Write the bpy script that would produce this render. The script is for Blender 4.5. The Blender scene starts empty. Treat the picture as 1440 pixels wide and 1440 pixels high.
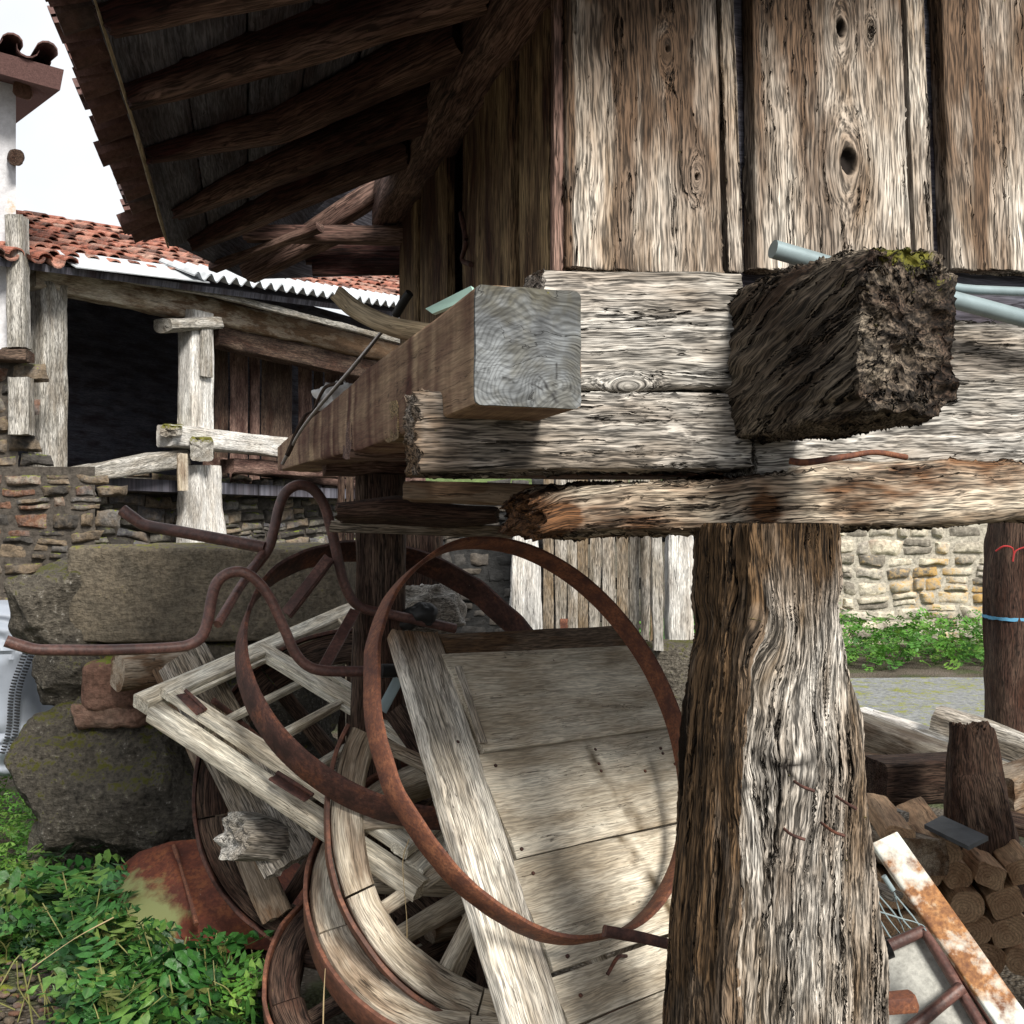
import bpy, math, random
import numpy as np
from mathutils import Vector
random.seed(7); RNG=np.random.default_rng(7)
sc=bpy.context.scene
COL=sc.collection
F=1440.0; HZ=740.0; CZ=1.5
def V3(*a): return np.array(a,float)
def P(px,py,Y): return V3((px-720)/F*Y, Y, CZ-(py-HZ)/F*Y)
CAM=V3(0,0,CZ)
def ray(px,py): return V3((px-720)/F,1.0,-(py-HZ)/F)
def hit(px,py,p0,n):
    d=ray(px,py); t=np.dot(p0-CAM,n)/np.dot(d,n); return CAM+d*t
def nrm(v): v=np.asarray(v,float); return v/(np.linalg.norm(v)+1e-12)

# ---------------------------------------------------------------- noise
def _h(ix,iy,iz):
    h=(ix.astype(np.int64)*374761393+iy.astype(np.int64)*668265263+iz.astype(np.int64)*2147483647)&0xffffffff
    h=((h^(h>>13))*1274126177)&0xffffffff
    h=((h^(h>>15))*2246822519)&0xffffffff
    return ((h^(h>>16))&0xffffff)/float(0xffffff)
def vn(p):
    p=np.asarray(p,float); i=np.floor(p).astype(np.int64); f=p-i; f=f*f*f*(f*(f*6-15)+10)
    r=0
    for dx in (0,1):
        for dy in (0,1):
            for dz in (0,1):
                w=(f[:,0] if dx else 1-f[:,0])*(f[:,1] if dy else 1-f[:,1])*(f[:,2] if dz else 1-f[:,2])
                r=r+w*_h(i[:,0]+dx,i[:,1]+dy,i[:,2]+dz)
    return r*2-1
def fbm(p,o=4,g=.5):
    p=np.asarray(p,float); r=0; a=1; s=0
    for k in range(o):
        r=r+a*vn(p*(2**k)+k*17.3); s+=a; a*=g
    return r/s

# ---------------------------------------------------------------- objects
def mk(name,V,Fc,mat,parent=None,gc=None,fx=None,smooth=True):
    me=bpy.data.meshes.new(name)
    V=np.asarray(V,float)
    me.from_pydata(V.tolist(),[],Fc if isinstance(Fc,list) else Fc.tolist())
    if gc is not None:
        a=me.attributes.new('gc','FLOAT_VECTOR','POINT'); a.data.foreach_set('vector',np.asarray(gc,np.float32).ravel())
    if fx is not None:
        a=me.attributes.new('fx','FLOAT_VECTOR','POINT'); a.data.foreach_set('vector',np.asarray(fx,np.float32).ravel())
    if smooth: me.polygons.foreach_set('use_smooth',[True]*len(me.polygons))
    if smooth and mat and not mat.displacement_method=='BOTH':
        try: me.set_sharp_from_angle(angle=math.radians(48))
        except Exception: pass
    me.update()
    o=bpy.data.objects.new(name,me); COL.objects.link(o)
    if mat: me.materials.append(mat)
    if parent:
        o.parent=parent; o.matrix_parent_inverse=parent_inv(parent)
    return o
def parent_inv(p):
    from mathutils import Matrix
    return Matrix.Translation(-Vector(world_loc(p)))
def world_loc(p):
    l=Vector(p.location)
    return l
def tag(o,label=None,cat=None,group=None,kind=None):
    if label: o['label']=label
    if cat: o['category']=cat
    if group: o['group']=group
    if kind: o['kind']=kind
    return o
def thing(name,label,cat,loc=(0,0,0),group=None):
    o=bpy.data.objects.new(name,None); COL.objects.link(o); o.location=[float(x) for x in loc]
    o.empty_display_size=.1
    return tag(o,label,cat,group)
def setcentre(o):
    """move a single-mesh thing's origin to its base"""
    me=o.data; n=len(me.vertices); a=np.empty(n*3,np.float32); me.vertices.foreach_get('co',a); a=a.reshape(-1,3)
    c=V3(*( (a.min(0)+a.max(0))/2 )); c[2]=a[:,2].min()
    a=a-c.astype(np.float32); me.vertices.foreach_set('co',a.ravel()); me.update(); o.location=[float(x) for x in c]
    return o
def single(o,label,cat,group=None,kind=None): return tag(setcentre(o),label,cat,group,kind)
class MB:
    def __init__(s): s.V=[];s.F=[];s.G=[];s.X=[];s.n=0
    def add(s,V,Fc,gc=None,fx=None):
        V=np.asarray(V,float); k=len(V)
        s.V.append(V); s.F.extend([[i+s.n for i in f] for f in (Fc.tolist() if hasattr(Fc,'tolist') else Fc)])
        s.G.append(np.zeros((k,3)) if gc is None else np.asarray(gc)); s.X.append(np.zeros((k,3)) if fx is None else np.asarray(fx)); s.n+=k
    def build(s,name,mat,parent=None,smooth=True):
        return mk(name,np.vstack(s.V),s.F,mat,parent,np.vstack(s.G),np.vstack(s.X),smooth)

def section(W,H,e,n):
    t=np.linspace(0,2*np.pi,721)[:-1]
    c,s_=np.cos(t),np.sin(t)
    x=np.sign(c)*np.abs(c)**(2/e)*.5*W; y=np.sign(s_)*np.abs(s_)**(2/e)*.5*H
    xx=np.append(x,x[0]); yy=np.append(y,y[0])
    d=np.append(0,np.cumsum(np.hypot(np.diff(xx),np.diff(yy))))
    u=np.linspace(0,d[-1],n+1)[:-1]
    return np.interp(u,d,xx),np.interp(u,d,yy)
def timber_data(pts,W,H,up=(0,0,1),ds=.02,n=28,e=9,rough=.003,rf=8,rag=(0.004,0.004),ragf=40,seed=0,cap=4,fx=None,twist=0,sm=0,pith=(.1,.15)):
    """a piece of timber along pts. returns V,F,gc,fx ; gc=(along,a,b) in metres"""
    pts=np.array([np.asarray(p,float) for p in pts]); L=np.append(0,np.cumsum(np.linalg.norm(np.diff(pts,axis=0),axis=1)))
    m=max(3,int(L[-1]/ds)+1); s=np.linspace(0,L[-1],m)
    W=np.interp(s,L,np.broadcast_to(W,len(L)) ) ; H=np.interp(s,L,np.broadcast_to(H,len(L)))
    if sm:  # smooth curve (catmull)
        Q=catmull(pts,m); C=Q
    else: C=np.stack([np.interp(s,L,pts[:,k]) for k in range(3)],1)
    T=np.gradient(C,axis=0); T/=np.linalg.norm(T,axis=1)[:,None]
    up=nrm(up); S=np.cross(T,up); S/=np.linalg.norm(S,axis=1)[:,None]; U=np.cross(S,T)
    a0,b0=section(1,1,e,n)
    # keep corner roundness by true dims: section at mean size
    wm,hm=float(W.mean()),float(H.mean()); a0,b0=section(wm,hm,e,n); a0=a0/wm; b0=b0/hm
    rng=np.random.default_rng(seed+11); off=rng.uniform(-50,50,3)
    rings=[];gcs=[];sv=[]
    def addring(i,k,ext):
        A=a0*W[i]*k; B=b0*H[i]*k
        rings.append((np.full(n,i),A,B,np.full(n,ext))); 
    ks=np.linspace(0,1,cap+1)[1:-1] if cap>1 else []
    for k in ks: addring(0,k,-1)
    for i in range(m): addring(i,1,0 if 0<i<m-1 else (-1 if i==0 else 1))
    for k in ks[::-1]: addring(m-1,k,1)
    I=np.concatenate([r[0] for r in rings]).astype(int); A=np.concatenate([r[1] for r in rings]); B=np.concatenate([r[2] for r in rings]); E=np.concatenate([r[3] for r in rings])
    # centre points
    I=np.append(I,[0,m-1]); A=np.append(A,[0,0]); B=np.append(B,[0,0]); E=np.append(E,[-1,1])
    al=s[I]
    g=np.stack([al,A,B],1)
    rr=np.hypot(A/W[I],B/H[I])+1e-6
    d=fbm(g*V3(rf*.35,rf,rf)+off,4)*rough*2+ fbm(g*V3(rf*.15,rf*4,rf*4)+off*1.3,3)*rough*.6
    k=np.clip(rr*2.2,0,1)
    sx_=np.maximum(np.abs(2*A/W[I]),np.abs(2*B/H[I]))+1e-9
    nx=np.sign(A)*np.minimum(np.abs(2*A/W[I])/sx_,1)**(e-1)/W[I]; ny=np.sign(B)*np.minimum(np.abs(2*B/H[I])/sx_,1)**(e-1)/H[I]
    nl=np.hypot(nx,ny)+1e-9; nx/=nl; ny/=nl
    A2=A+nx*d*k; B2=B+ny*d*k
    if twist:
        an=twist*(al/L[-1]); A2,B2=A2*np.cos(an)-B2*np.sin(an),A2*np.sin(an)+B2*np.cos(an)
    ex=np.where(E!=0, fbm(np.stack([A*ragf,B*ragf,E*3],1)+off,4)*np.where(E<0,rag[0],rag[1])*2.0,0)
    bow=fbm(np.stack([al*1.1,al*0+seed*3.1,al*0],1),2)*rough*1.5
    Vv=C[I]+S[I]*(A2+bow)[:,None]+U[I]*(B2)[:,None]+T[I]*ex[:,None]
    f=fx(al,A,B,g,L[-1]) if fx else None
    fxa=np.zeros((len(I),3)); 
    gc=g.copy(); gc[:,1]+=pith[0]*wm; gc[:,2]+=pith[1]*hm; gc[:,0]+=ex
    if f is not None:
        fxa=f['fx']; 
        if 'gc' in f: gc=gc+f['gc']
        if 'disp' in f:
            nn=S[I]*nx[:,None]+U[I]*ny[:,None]; Vv=Vv+nn*f['disp'][:,None]
    gc=gc+V3(off[0],0,0)
    nr=len(rings); q=[]
    idx=np.arange(nr*n).reshape(nr,n)
    a=idx[:-1];b=idx[1:]
    Q=np.stack([a,np.roll(a,-1,1),np.roll(b,-1,1),b],-1).reshape(-1,4)
    Fc=Q.tolist()
    c0=nr*n;c1=c0+1
    for j in range(n):
        Fc.append([c0,int(idx[0,(j+1)%n]),int(idx[0,j])]); Fc.append([c1,int(idx[-1,j]),int(idx[-1,(j+1)%n])])
    return Vv,Fc,gc,fxa
def timber(name,pts,W,H,mat,parent=None,**k):
    V,Fc,g,x=timber_data(pts,W,H,**k); return mk(name,V,Fc,mat,parent,g,x)
def catmull(pts,m):
    p=np.vstack([2*pts[0]-pts[1],pts,2*pts[-1]-pts[-2]]); n=len(pts)-1; out=[]
    for t in np.linspace(0,n-1e-9,m):
        i=int(t); f=t-i; a,b,c,d=p[i],p[i+1],p[i+2],p[i+3]
        out.append(.5*((2*b)+(-a+c)*f+(2*a-5*b+4*c-d)*f*f+(-a+3*b-3*c+d)*f**3))
    return np.array(out)
def tube(name,pts,r,mat,parent=None,n=14,ds=.012,rough=.0006,sm=1,seed=0,e=2.05,up=(0,.3,1)):
    return timber(name,pts,2*np.asarray(r),2*np.asarray(r),mat,parent,ds=ds,n=n,e=e,rough=rough,rf=20,rag=(0,0),seed=seed,sm=sm,up=up,cap=2)
def box(name,c,s,mat,parent=None,**k):
    c=V3(*c); s=V3(*s)
    return timber(name,[c-V3(s[0]/2,0,0),c+V3(s[0]/2,0,0)],s[1],s[2],mat,parent,**k)

# ---------------------------------------------------------------- materials
def newmat(name):
    m=bpy.data.materials.new(name); m.use_nodes=True; nt=m.node_tree; nt.nodes.clear(); return m,nt
class NB:
    def __init__(s,nt): s.nt=nt
    def n(s,t,ins=None,**kw):
        x=s.nt.nodes.new(t)
        for k,v in kw.items(): setattr(x,k,v)
        if ins:
            for k,v in ins.items():
                if isinstance(v,bpy.types.NodeSocket): s.nt.links.new(v,x.inputs[k])
                else: x.inputs[k].default_value=v
        return x
    def attr(s,a,o='Vector'): return s.n('ShaderNodeAttribute',attribute_name=a).outputs[o]
    def math(s,op,a,b=0.0,c=None,clamp=False):
        i={0:a,1:b}
        if c is not None: i[2]=c
        return s.n('ShaderNodeMath',i,operation=op,use_clamp=clamp).outputs[0]
    def vm(s,op,a,b=(0,0,0),sc_=None):
        i={0:a,1:b}
        x=s.n('ShaderNodeVectorMath',i,operation=op)
        if sc_ is not None: x.inputs['Scale'].default_value=sc_
        return x.outputs['Value' if op in('LENGTH','DOT_PRODUCT','DISTANCE') else 'Vector']
    def noise(s,v,scale=1,detail=4,rough=.55,dist=0,out='Fac'):
        return s.n('ShaderNodeTexNoise',{'Vector':v,'Scale':scale,'Detail':detail,'Roughness':rough,'Distortion':dist}).outputs[out]
    def mr(s,v,a,b,c=0.,d=1.,smooth=False):
        x=s.n('ShaderNodeMapRange',{'Value':v,'From Min':a,'From Max':b,'To Min':c,'To Max':d},clamp=True)
        if smooth: x.interpolation_type='SMOOTHSTEP'
        return x.outputs[0]
    def mix(s,f,a,b,mode='MIX'):
        x=s.n('ShaderNodeMix',data_type='RGBA',blend_type=mode)
        for sock,v in ((x.inputs[0],f),(x.inputs[6],a),(x.inputs[7],b)):
            if isinstance(v,bpy.types.NodeSocket): s.nt.links.new(v,sock)
            else: sock.default_value=v if not isinstance(v,tuple) or len(v)==4 else (*v,1)
        return x.outputs[2]
    def ramp(s,f,stops):
        x=s.n('ShaderNodeValToRGB',{'Fac':f}); cr=x.color_ramp
        while len(cr.elements)<len(stops): cr.elements.new(.5)
        for el,(p,c) in zip(cr.elements,stops): el.position=p; el.color=(*c,1)
        return x.outputs[0]
    def out(s,col,rough=.8,height=None,bd=.003,metal=0,disp=None,spec=.3,extra=None,bs=1.0):
        i={'Base Color':col if isinstance(col,bpy.types.NodeSocket) else (*col,1),'Roughness':rough,'Metallic':metal,'Specular IOR Level':spec}
        if height is not None:
            i['Normal']=s.n('ShaderNodeBump',{'Height':height,'Distance':bd,'Strength':bs}).outputs[0]
        p=s.n('ShaderNodeBsdfPrincipled',i); sh=p.outputs[0]
        if extra: sh=extra(sh)
        o=s.n('ShaderNodeOutputMaterial'); s.nt.links.new(sh,o.inputs['Surface'])
        if disp:
            d=s.n('ShaderNodeDisplacement',{'Height':height,'Midlevel':.5,'Scale':disp}); s.nt.links.new(d.outputs[0],o.inputs['Displacement'])

def wood(name,light,mid,dark,brown=(.12,.06,.03),bamt=.5,fib=1.0,crack=.6,ring=90.,ringamt=.25,bd=.004,disp=None,fscale=1.,warp=.02,
         mosscol=(.07,.075,.015),contrast=1.0,patch=2.2,rough=.85,dash=.5,end=False):
    m,nt=newmat(name); b=NB(nt)
    g=b.attr('gc'); fx=b.attr('fx'); sx=b.n('ShaderNodeSeparateXYZ',{0:fx})
    wn=b.noise(b.vm('MULTIPLY',g,(1.6,7,7)),1,2,.5,0,'Color')
    w=b.vm('MULTIPLY',b.vm('SUBTRACT',wn,(.5,.5,.5)),(0,warp,warp))
    wn2=b.noise(b.vm('MULTIPLY',g,(14,26,26)),1,1,.5,0,'Color')
    w2=b.vm('MULTIPLY',b.vm('SUBTRACT',wn2,(.5,.5,.5)),(0,.009,.009))
    p=b.vm('ADD',b.vm('ADD',g,w),w2) if not end else b.vm('ADD',g,w)
    s1,s2,s3=((17*fscale,330*fscale,330*fscale),(3.2*fscale,95*fscale,95*fscale),(.9*fscale,30*fscale,30*fscale))
    if end: s1,s2,s3=(1,30,210),(1,9,22),(1,5,16)
    f1=b.noise(b.vm('MULTIPLY',p,s1),1,2,.6)
    f2=b.noise(b.vm('MULTIPLY',p,s2),1,4,.65)
    cr=b.noise(b.vm('MULTIPLY',p,s3),1,5,.55)
    cr=b.math('ABSOLUTE',b.math('SUBTRACT',cr,.48))
    cw=b.noise(b.vm('MULTIPLY',g,(4,16,16)),1,2,.5)
    cwid=b.mr(cw,.38,.62,.0008,.014*crack+.002)
    cm=b.math('SUBTRACT',1.,b.math('DIVIDE',cr,cwid),clamp=True)
    pab=b.n('ShaderNodeSeparateXYZ',{0:p}); d=b.math('SQRT',b.math('ADD',b.math('MULTIPLY',pab.outputs[1],pab.outputs[1]),b.math('MULTIPLY',pab.outputs[2],pab.outputs[2])))
    rg=b.math('SINE',b.math('ADD',b.math('MULTIPLY',d,ring*6.28),b.math('MULTIPLY',f2,5. if not end else 2.)))
    rg=b.mr(rg,-1,1)
    pt=b.noise(b.vm('MULTIPLY',g,(patch,patch*3.2,patch*3.2)),1,4,.62)
    pm=b.mr(pt,.45,.62,0,bamt)
    pm=b.math('ADD',pm,sx.outputs[2],clamp=True)
    pt2=b.noise(b.vm('MULTIPLY',g,(3.5,13,13)),1,4,.62)
    base=b.mix(b.mr(b.math('ADD',b.math('MULTIPLY',pt2,.75),b.math('MULTIPLY',f2,.25)),.38,.60),mid,light)
    base=b.mix(pm,base,brown)
    k=b.mr(f1,.40,.60,1-.70*fib,1.18)
    ds_=b.mr(f2,.36,.52,1-dash*.62,1)
    k=b.math('MULTIPLY',k,b.mr(rg,0,.6,1-ringamt,1)); k=b.math('MULTIPLY',k,ds_)
    kk=b.n('ShaderNodeCombineXYZ',{0:k,1:k,2:k}).outputs[0]
    base=b.mix(1.,base,kk,'MULTIPLY')
    base=b.mix(b.math('MULTIPLY',cm,.93),base,dark)
    base=b.mix(sx.outputs[0],base,(dark[0]*.6,dark[1]*.6,dark[2]*.6))
    mn=b.noise(b.vm('MULTIPLY',g,(70,70,70)),1,3,.7)
    mm=b.mr(b.math('ADD',b.math('MULTIPLY',sx.outputs[1],1.0),b.math('MULTIPLY',b.math('SUBTRACT',mn,.5),2.2)),.45,.75)
    base=b.mix(mm,base,b.mix(b.mr(mn,.35,.65),mosscol,(mosscol[0]*2.4,mosscol[1]*2.1,mosscol[2]*1.5)))
    h=b.math('ADD',b.math('MULTIPLY',f1,.35),b.math('ADD',b.math('MULTIPLY',f2,.55),b.math('MULTIPLY',ds_,.25)))
    h=b.math('ADD',h,b.math('MULTIPLY',rg,ringamt*.2))
    h=b.math('SUBTRACT',h,b.math('MULTIPLY',cm,.7))
    h=b.math('ADD',h,b.math('MULTIPLY',mm,.25))
    b.out(base,rough,h,bd,disp=disp,spec=.25)
    if disp: m.displacement_method='BOTH'
    return m
def rust(name,c1,c2,c3,paint=None,pamt=0,rough=.75,metal=.0,sc_=1.,spec=.3):
    m,nt=newmat(name); b=NB(nt); o=b.n('ShaderNodeTexCoord').outputs['Object']; gg=b.attr('gc')
    v=b.vm('ADD',o,b.vm('MULTIPLY',gg,(.0,.0,.0)))
    n1=b.noise(v,14*sc_,6,.65); n2=b.noise(v,90*sc_,4,.65); n3=b.noise(v,5*sc_,3,.6)
    base=b.ramp(n1,[(.34,c1),(.5,c2),(.66,c3)])
    base=b.mix(b.mr(n2,.4,.62,0,.75),base,c1)
    if paint is not None:
        fy=b.n('ShaderNodeSeparateXYZ',{0:b.attr('fx')}).outputs[1]; pm=b.mr(b.math('ADD',b.math('ADD',b.math('MULTIPLY',n3,.6),b.math('MULTIPLY',n1,.5)),b.math('MULTIPLY',fy,.3)),.58-pamt*.3,.70-pamt*.3)
        base=b.mix(pm,base,paint)
    sp=b.noise(v,160*sc_,2,.5); base=b.mix(b.mr(sp,.73,.78,0,.5),base,(.35,.32,.28))
    h=b.math('ADD',b.math('MULTIPLY',n1,.6),b.math('MULTIPLY',n2,.4))
    b.out(base,rough,h,.0025,metal=metal,spec=spec)
    return m
def stone(name,cols,moss=0,mosscol=(.07,.09,.02),lichen=None,bd=.02,sc_=1.,dark=.4,spk=0.):
    m,nt=newmat(name); b=NB(nt); o=b.n('ShaderNodeNewGeometry'); pos=o.outputs['Position']; N=b.n('ShaderNodeSeparateXYZ',{0:o.outputs['Normal']}).outputs[2]
    fx=b.attr('fx'); sx=b.n('ShaderNodeSeparateXYZ',{0:fx})
    n1=b.noise(pos,5*sc_,6,.65); n2=b.noise(pos,26*sc_,6,.7); n3=b.noise(pos,1.3*sc_,3,.6); n4=b.noise(b.vm('MULTIPLY',pos,(1,1,3.5)),9*sc_,5,.6)
    r=b.math('ADD',b.math('MULTIPLY',sx.outputs[0],.8),b.math('MULTIPLY',b.math('SUBTRACT',n1,.5),.9),clamp=True)
    k=len(cols); base=b.ramp(r,[((i+.5)/k,c) for i,c in enumerate(cols)])
    kk=b.mr(n2,.3,.68,dark,1.25); base=b.mix(1.,base,b.n('ShaderNodeCombineXYZ',{0:kk,1:kk,2:kk}).outputs[0],'MULTIPLY')
    if spk: base=b.mix(b.mr(n2,.60,.68,0,spk),base,(.55,.53,.48))
    if lichen is not None:
        lm=b.mr(b.math('ADD',n3,b.math('MULTIPLY',n2,.5)),.86,.96); base=b.mix(lm,base,lichen)
    if moss:
        mm=b.mr(b.math('ADD',b.math('ADD',b.math('MULTIPLY',N,.22),n1),b.math('MULTIPLY',n2,1.1)),1.33-moss*.4,1.42-moss*.4)
        base=b.mix(mm,base,b.mix(n2,mosscol,(mosscol[0]*2.5,mosscol[1]*2.2,mosscol[2])))
    h=b.math('ADD',b.math('MULTIPLY',n1,.5),b.math('ADD',b.math('MULTIPLY',n2,.55),b.math('MULTIPLY',n4,.4)))
    b.out(base,.9,h,bd,spec=.2)
    return m
def plain(name,col,rough=.6,metal=0,var=.3,sc_=30,spec=.3,bd=.001):
    m,nt=newmat(name); b=NB(nt); v=b.n('ShaderNodeTexCoord').outputs['Object']
    n=b.noise(v,sc_,5,.6); n2=b.noise(v,sc_*.15,3,.6)
    k=b.mr(b.math('ADD',b.math('MULTIPLY',n,.6),b.math('MULTIPLY',n2,.4)),.35,.65,1-var,1+var*.4)
    base=b.mix(1.,col,b.n('ShaderNodeCombineXYZ',{0:k,1:k,2:k}).outputs[0],'MULTIPLY')
    b.out(base,rough,n,bd,metal=metal,spec=spec); return m
def leafmat(name,cols):
    m,nt=newmat(name); b=NB(nt); fx=b.attr('fx'); sx=b.n('ShaderNodeSeparateXYZ',{0:fx})
    base=b.ramp(sx.outputs[0],[((i+.5)/len(cols),c) for i,c in enumerate(cols)])
    # midrib / veins from leaf coordinates gc
    g=b.n('ShaderNodeSeparateXYZ',{0:b.attr('gc')})
    rib=b.mr(b.math('ABSOLUTE',g.outputs[1]),.0,.05,.25,0); base=b.mix(rib,base,(.16,.26,.09)); vn_=b.noise(b.vm('MULTIPLY',b.attr('gc'),(5,5,1)),1,3,.6); kk_=b.mr(vn_,.3,.7,.6,1.25); base=b.mix(1.,base,b.n('ShaderNodeCombineXYZ',{0:kk_,1:kk_,2:kk_}).outputs[0],'MULTIPLY')
    def ex(sh):
        t=b.n('ShaderNodeBsdfTranslucent',{'Color':base}); return b.n('ShaderNodeMixShader',{0:.3,1:sh,2:t.outputs[0]}).outputs[0]
    b.out(base,.45,b.noise(b.attr('gc'),6,3,.5),.004,spec=.45,extra=ex); return m

M={}
M['plank']=wood('weathered_plank_hero',(.68,.625,.55),(.33,.245,.17),(.018,.012,.009),brown=(.15,.095,.06),bamt=.75,fib=1.1,crack=.8,bd=.004,disp=.008,ringamt=.15,warp=.03,patch=2.0,dash=0.6)
M['sill']=wood('bleached_sill',(.62,.60,.56),(.36,.325,.28),(.015,.012,.010),brown=(.23,.15,.09),bamt=.35,fib=1.15,crack=.9,bd=.004,disp=.009,ringamt=.3,ring=120,warp=.03,dash=0.7)
M['pillar']=wood('pillar_oak',(.66,.62,.56),(.29,.22,.15),(.012,.008,.006),brown=(.145,.088,.045),bamt=.7,fib=1.2,crack=1.3,bd=.006,disp=.014,ringamt=.15,warp=.035,dash=0.75)
M['base']=wood('base_log',(.70,.62,.50),(.38,.28,.19),(.02,.012,.008),brown=(.15,.07,.03),bamt=.95,fib=1.1,crack=.8,bd=.005,disp=.010,warp=.05,patch=3.2,dash=0.6)
M['rotten']=wood('rotten_oak',(.28,.235,.18),(.060,.040,.027),(.006,.004,.003),brown=(.05,.022,.012),bamt=.7,fib=1.2,crack=2.0,bd=.006,disp=.008,warp=.05,ringamt=.4)
M['beam']=wood('sawn_beam',(.36,.255,.16),(.20,.12,.08),(.015,.008,.006),brown=(.075,.028,.018),bamt=.5,fib=.22,crack=.15,bd=.0008,ringamt=.05,warp=.012,dash=0.12)
M['beamend']=wood('beam_end_grain',(.21,.225,.235),(.085,.09,.095),(.02,.02,.02),brown=(.10,.095,.075),bamt=.6,fib=.45,crack=.25,bd=.0012,ring=150,ringamt=.32,warp=.13,patch=6,dash=0.4,end=True)
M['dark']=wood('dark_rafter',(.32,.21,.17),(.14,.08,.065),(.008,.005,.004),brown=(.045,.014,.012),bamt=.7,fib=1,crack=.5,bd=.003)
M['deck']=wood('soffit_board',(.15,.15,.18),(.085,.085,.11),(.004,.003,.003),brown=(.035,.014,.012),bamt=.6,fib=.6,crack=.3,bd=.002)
M['wallside']=wood('side_wall_board',(.50,.37,.20),(.19,.12,.065),(.008,.005,.003),brown=(.07,.03,.018),bamt=.8,fib=1,crack=.6,bd=.003)
M['grey']=wood('grey_board',(.56,.54,.50),(.30,.28,.24),(.02,.016,.012),brown=(.20,.14,.08),bamt=.4,fib=1,crack=.6,bd=.003)
M['white']=wood('bleached_post',(.82,.81,.78),(.58,.56,.53),(.03,.03,.03),brown=(.35,.27,.18),bamt=.35,fib=.7,crack=.7,bd=.004)
M['door']=wood('door_board',(.70,.65,.54),(.50,.43,.33),(.03,.02,.012),brown=(.22,.16,.09),bamt=.5,fib=.45,crack=.2,ringamt=.1,bd=.0012,patch=2.6,warp=.03,dash=0.25)
M['door2']=wood('door_stile_wood',(.76,.72,.64),(.52,.46,.37),(.03,.02,.012),brown=(.14,.08,.04),bamt=.45,fib=.85,crack=.45,bd=.0025,patch=2.0,dash=0.35)
M['sash']=wood('sash_wood',(.88,.85,.74),(.68,.62,.50),(.04,.03,.02),brown=(.26,.18,.09),bamt=.5,fib=.6,crack=.3,bd=.0015,dash=0.3)
M['fell']=wood('felloe_wood',(.62,.56,.46),(.38,.31,.22),(.02,.014,.01),brown=(.16,.10,.06),bamt=.7,fib=.55,crack=.5,bd=.003,ringamt=.08,patch=4,dash=0.3)
M['fire']=wood('firewood_end',(.66,.46,.29),(.48,.30,.18),(.03,.015,.01),brown=(.16,.06,.03),bamt=.3,fib=.25,crack=.5,bd=.001,ring=110,ringamt=.3,dash=.2)
M['dkpost']=wood('dark_post',(.16,.11,.08),(.07,.04,.03),(.006,.004,.003),brown=(.06,.025,.015),bamt=.7,fib=1.1,crack=1.0,bd=.006)
M['stick']=wood('stick',(.48,.40,.28),(.32,.25,.16),(.04,.03,.02),brown=(.2,.13,.07),bamt=.4,fib=.5,crack=.3,bd=.001)
M['rust']=rust('rust_brown',(.035,.018,.015),(.10,.045,.035),(.20,.075,.04))
M['rusto']=rust('rust_orange',(.075,.032,.024),(.17,.065,.035),(.27,.11,.055),sc_=1.6)
M['rustm']=rust('rust_tyre',(.07,.032,.022),(.155,.065,.042),(.25,.10,.055),rough=.6)
M['rustt']=rust('rust_tube',(.05,.025,.022),(.12,.055,.045),(.18,.09,.07),rough=.5,spec=.5)
M['rusth']=rust('rust_hood',(.07,.02,.012),(.16,.045,.022),(.24,.08,.03),paint=(.20,.22,.09),pamt=-.35,sc_=.7)
M['rustp']=rust('rusty_white_paint',(.12,.05,.025),(.34,.16,.06),(.45,.28,.14),paint=(.58,.62,.58),pamt=.22,sc_=1.3)
M['galv']=plain('grey_pipe',(.26,.33,.35),.45,.2,.2,20)
M['steel']=plain('bare_steel',(.36,.34,.33),.4,.7,.3,40)
M['black']=plain('black_plastic',(.02,.02,.02),.5)
M['tarp']=plain('woven_tarp',(.28,.31,.36),.5,0,.15,8,bd=.003)
M['ragw']=plain('white_rag',(.75,.75,.75),.8,0,.2,40)
M['glass']=plain('green_glass',(.42,.62,.55),.25,0,.1,10,.6)
M['slate']=plain('slate_tile',(.10,.11,.12),.6,0,.4,25)
M['wallL']=stone('gallery_rubble',[(.055,.05,.045),(.16,.15,.13),(.22,.17,.12),(.10,.10,.11),(.27,.25,.21)],moss=.12,bd=.02,sc_=.9)
M['wallH']=stone('house_rubble',[(.06,.055,.05),(.19,.145,.10),(.13,.125,.12),(.16,.08,.05),(.28,.25,.21)],moss=.1,bd=.03,dark=.3)
M['wallR']=stone('far_rubble',[(.20,.18,.15),(.55,.50,.40),(.34,.31,.27),(.66,.60,.47),(.28,.20,.16)],lichen=(.40,.26,.10),bd=.02,sc_=.8,spk=.3)
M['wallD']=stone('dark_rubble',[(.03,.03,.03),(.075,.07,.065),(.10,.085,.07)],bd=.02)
M['rock']=stone('mossy_rock',[(.07,.063,.052),(.17,.15,.12),(.30,.27,.22)],moss=.24,mosscol=(.05,.055,.02),bd=.07,sc_=1.8,spk=.6,dark=.2)
M['slab']=stone('brown_slab',[(.10,.088,.068),(.18,.15,.11),(.25,.215,.165)],moss=.1,mosscol=(.08,.085,.035),bd=.03,sc_=2.0,dark=.4)
M['rockr']=stone('reddish_rock',[(.13,.07,.05),(.2,.12,.09),(.17,.14,.11)],moss=.2,mosscol=(.06,.08,.02),bd=.02,sc_=1.5)
M['mortar']=stone('mortar',[(.075,.065,.055),(.12,.10,.08),(.06,.055,.05)],bd=.02)
M['mortarR']=stone('pale_mortar',[(.40,.37,.31),(.46,.42,.35),(.34,.31,.26)],lichen=(.40,.26,.10),bd=.02)
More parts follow.
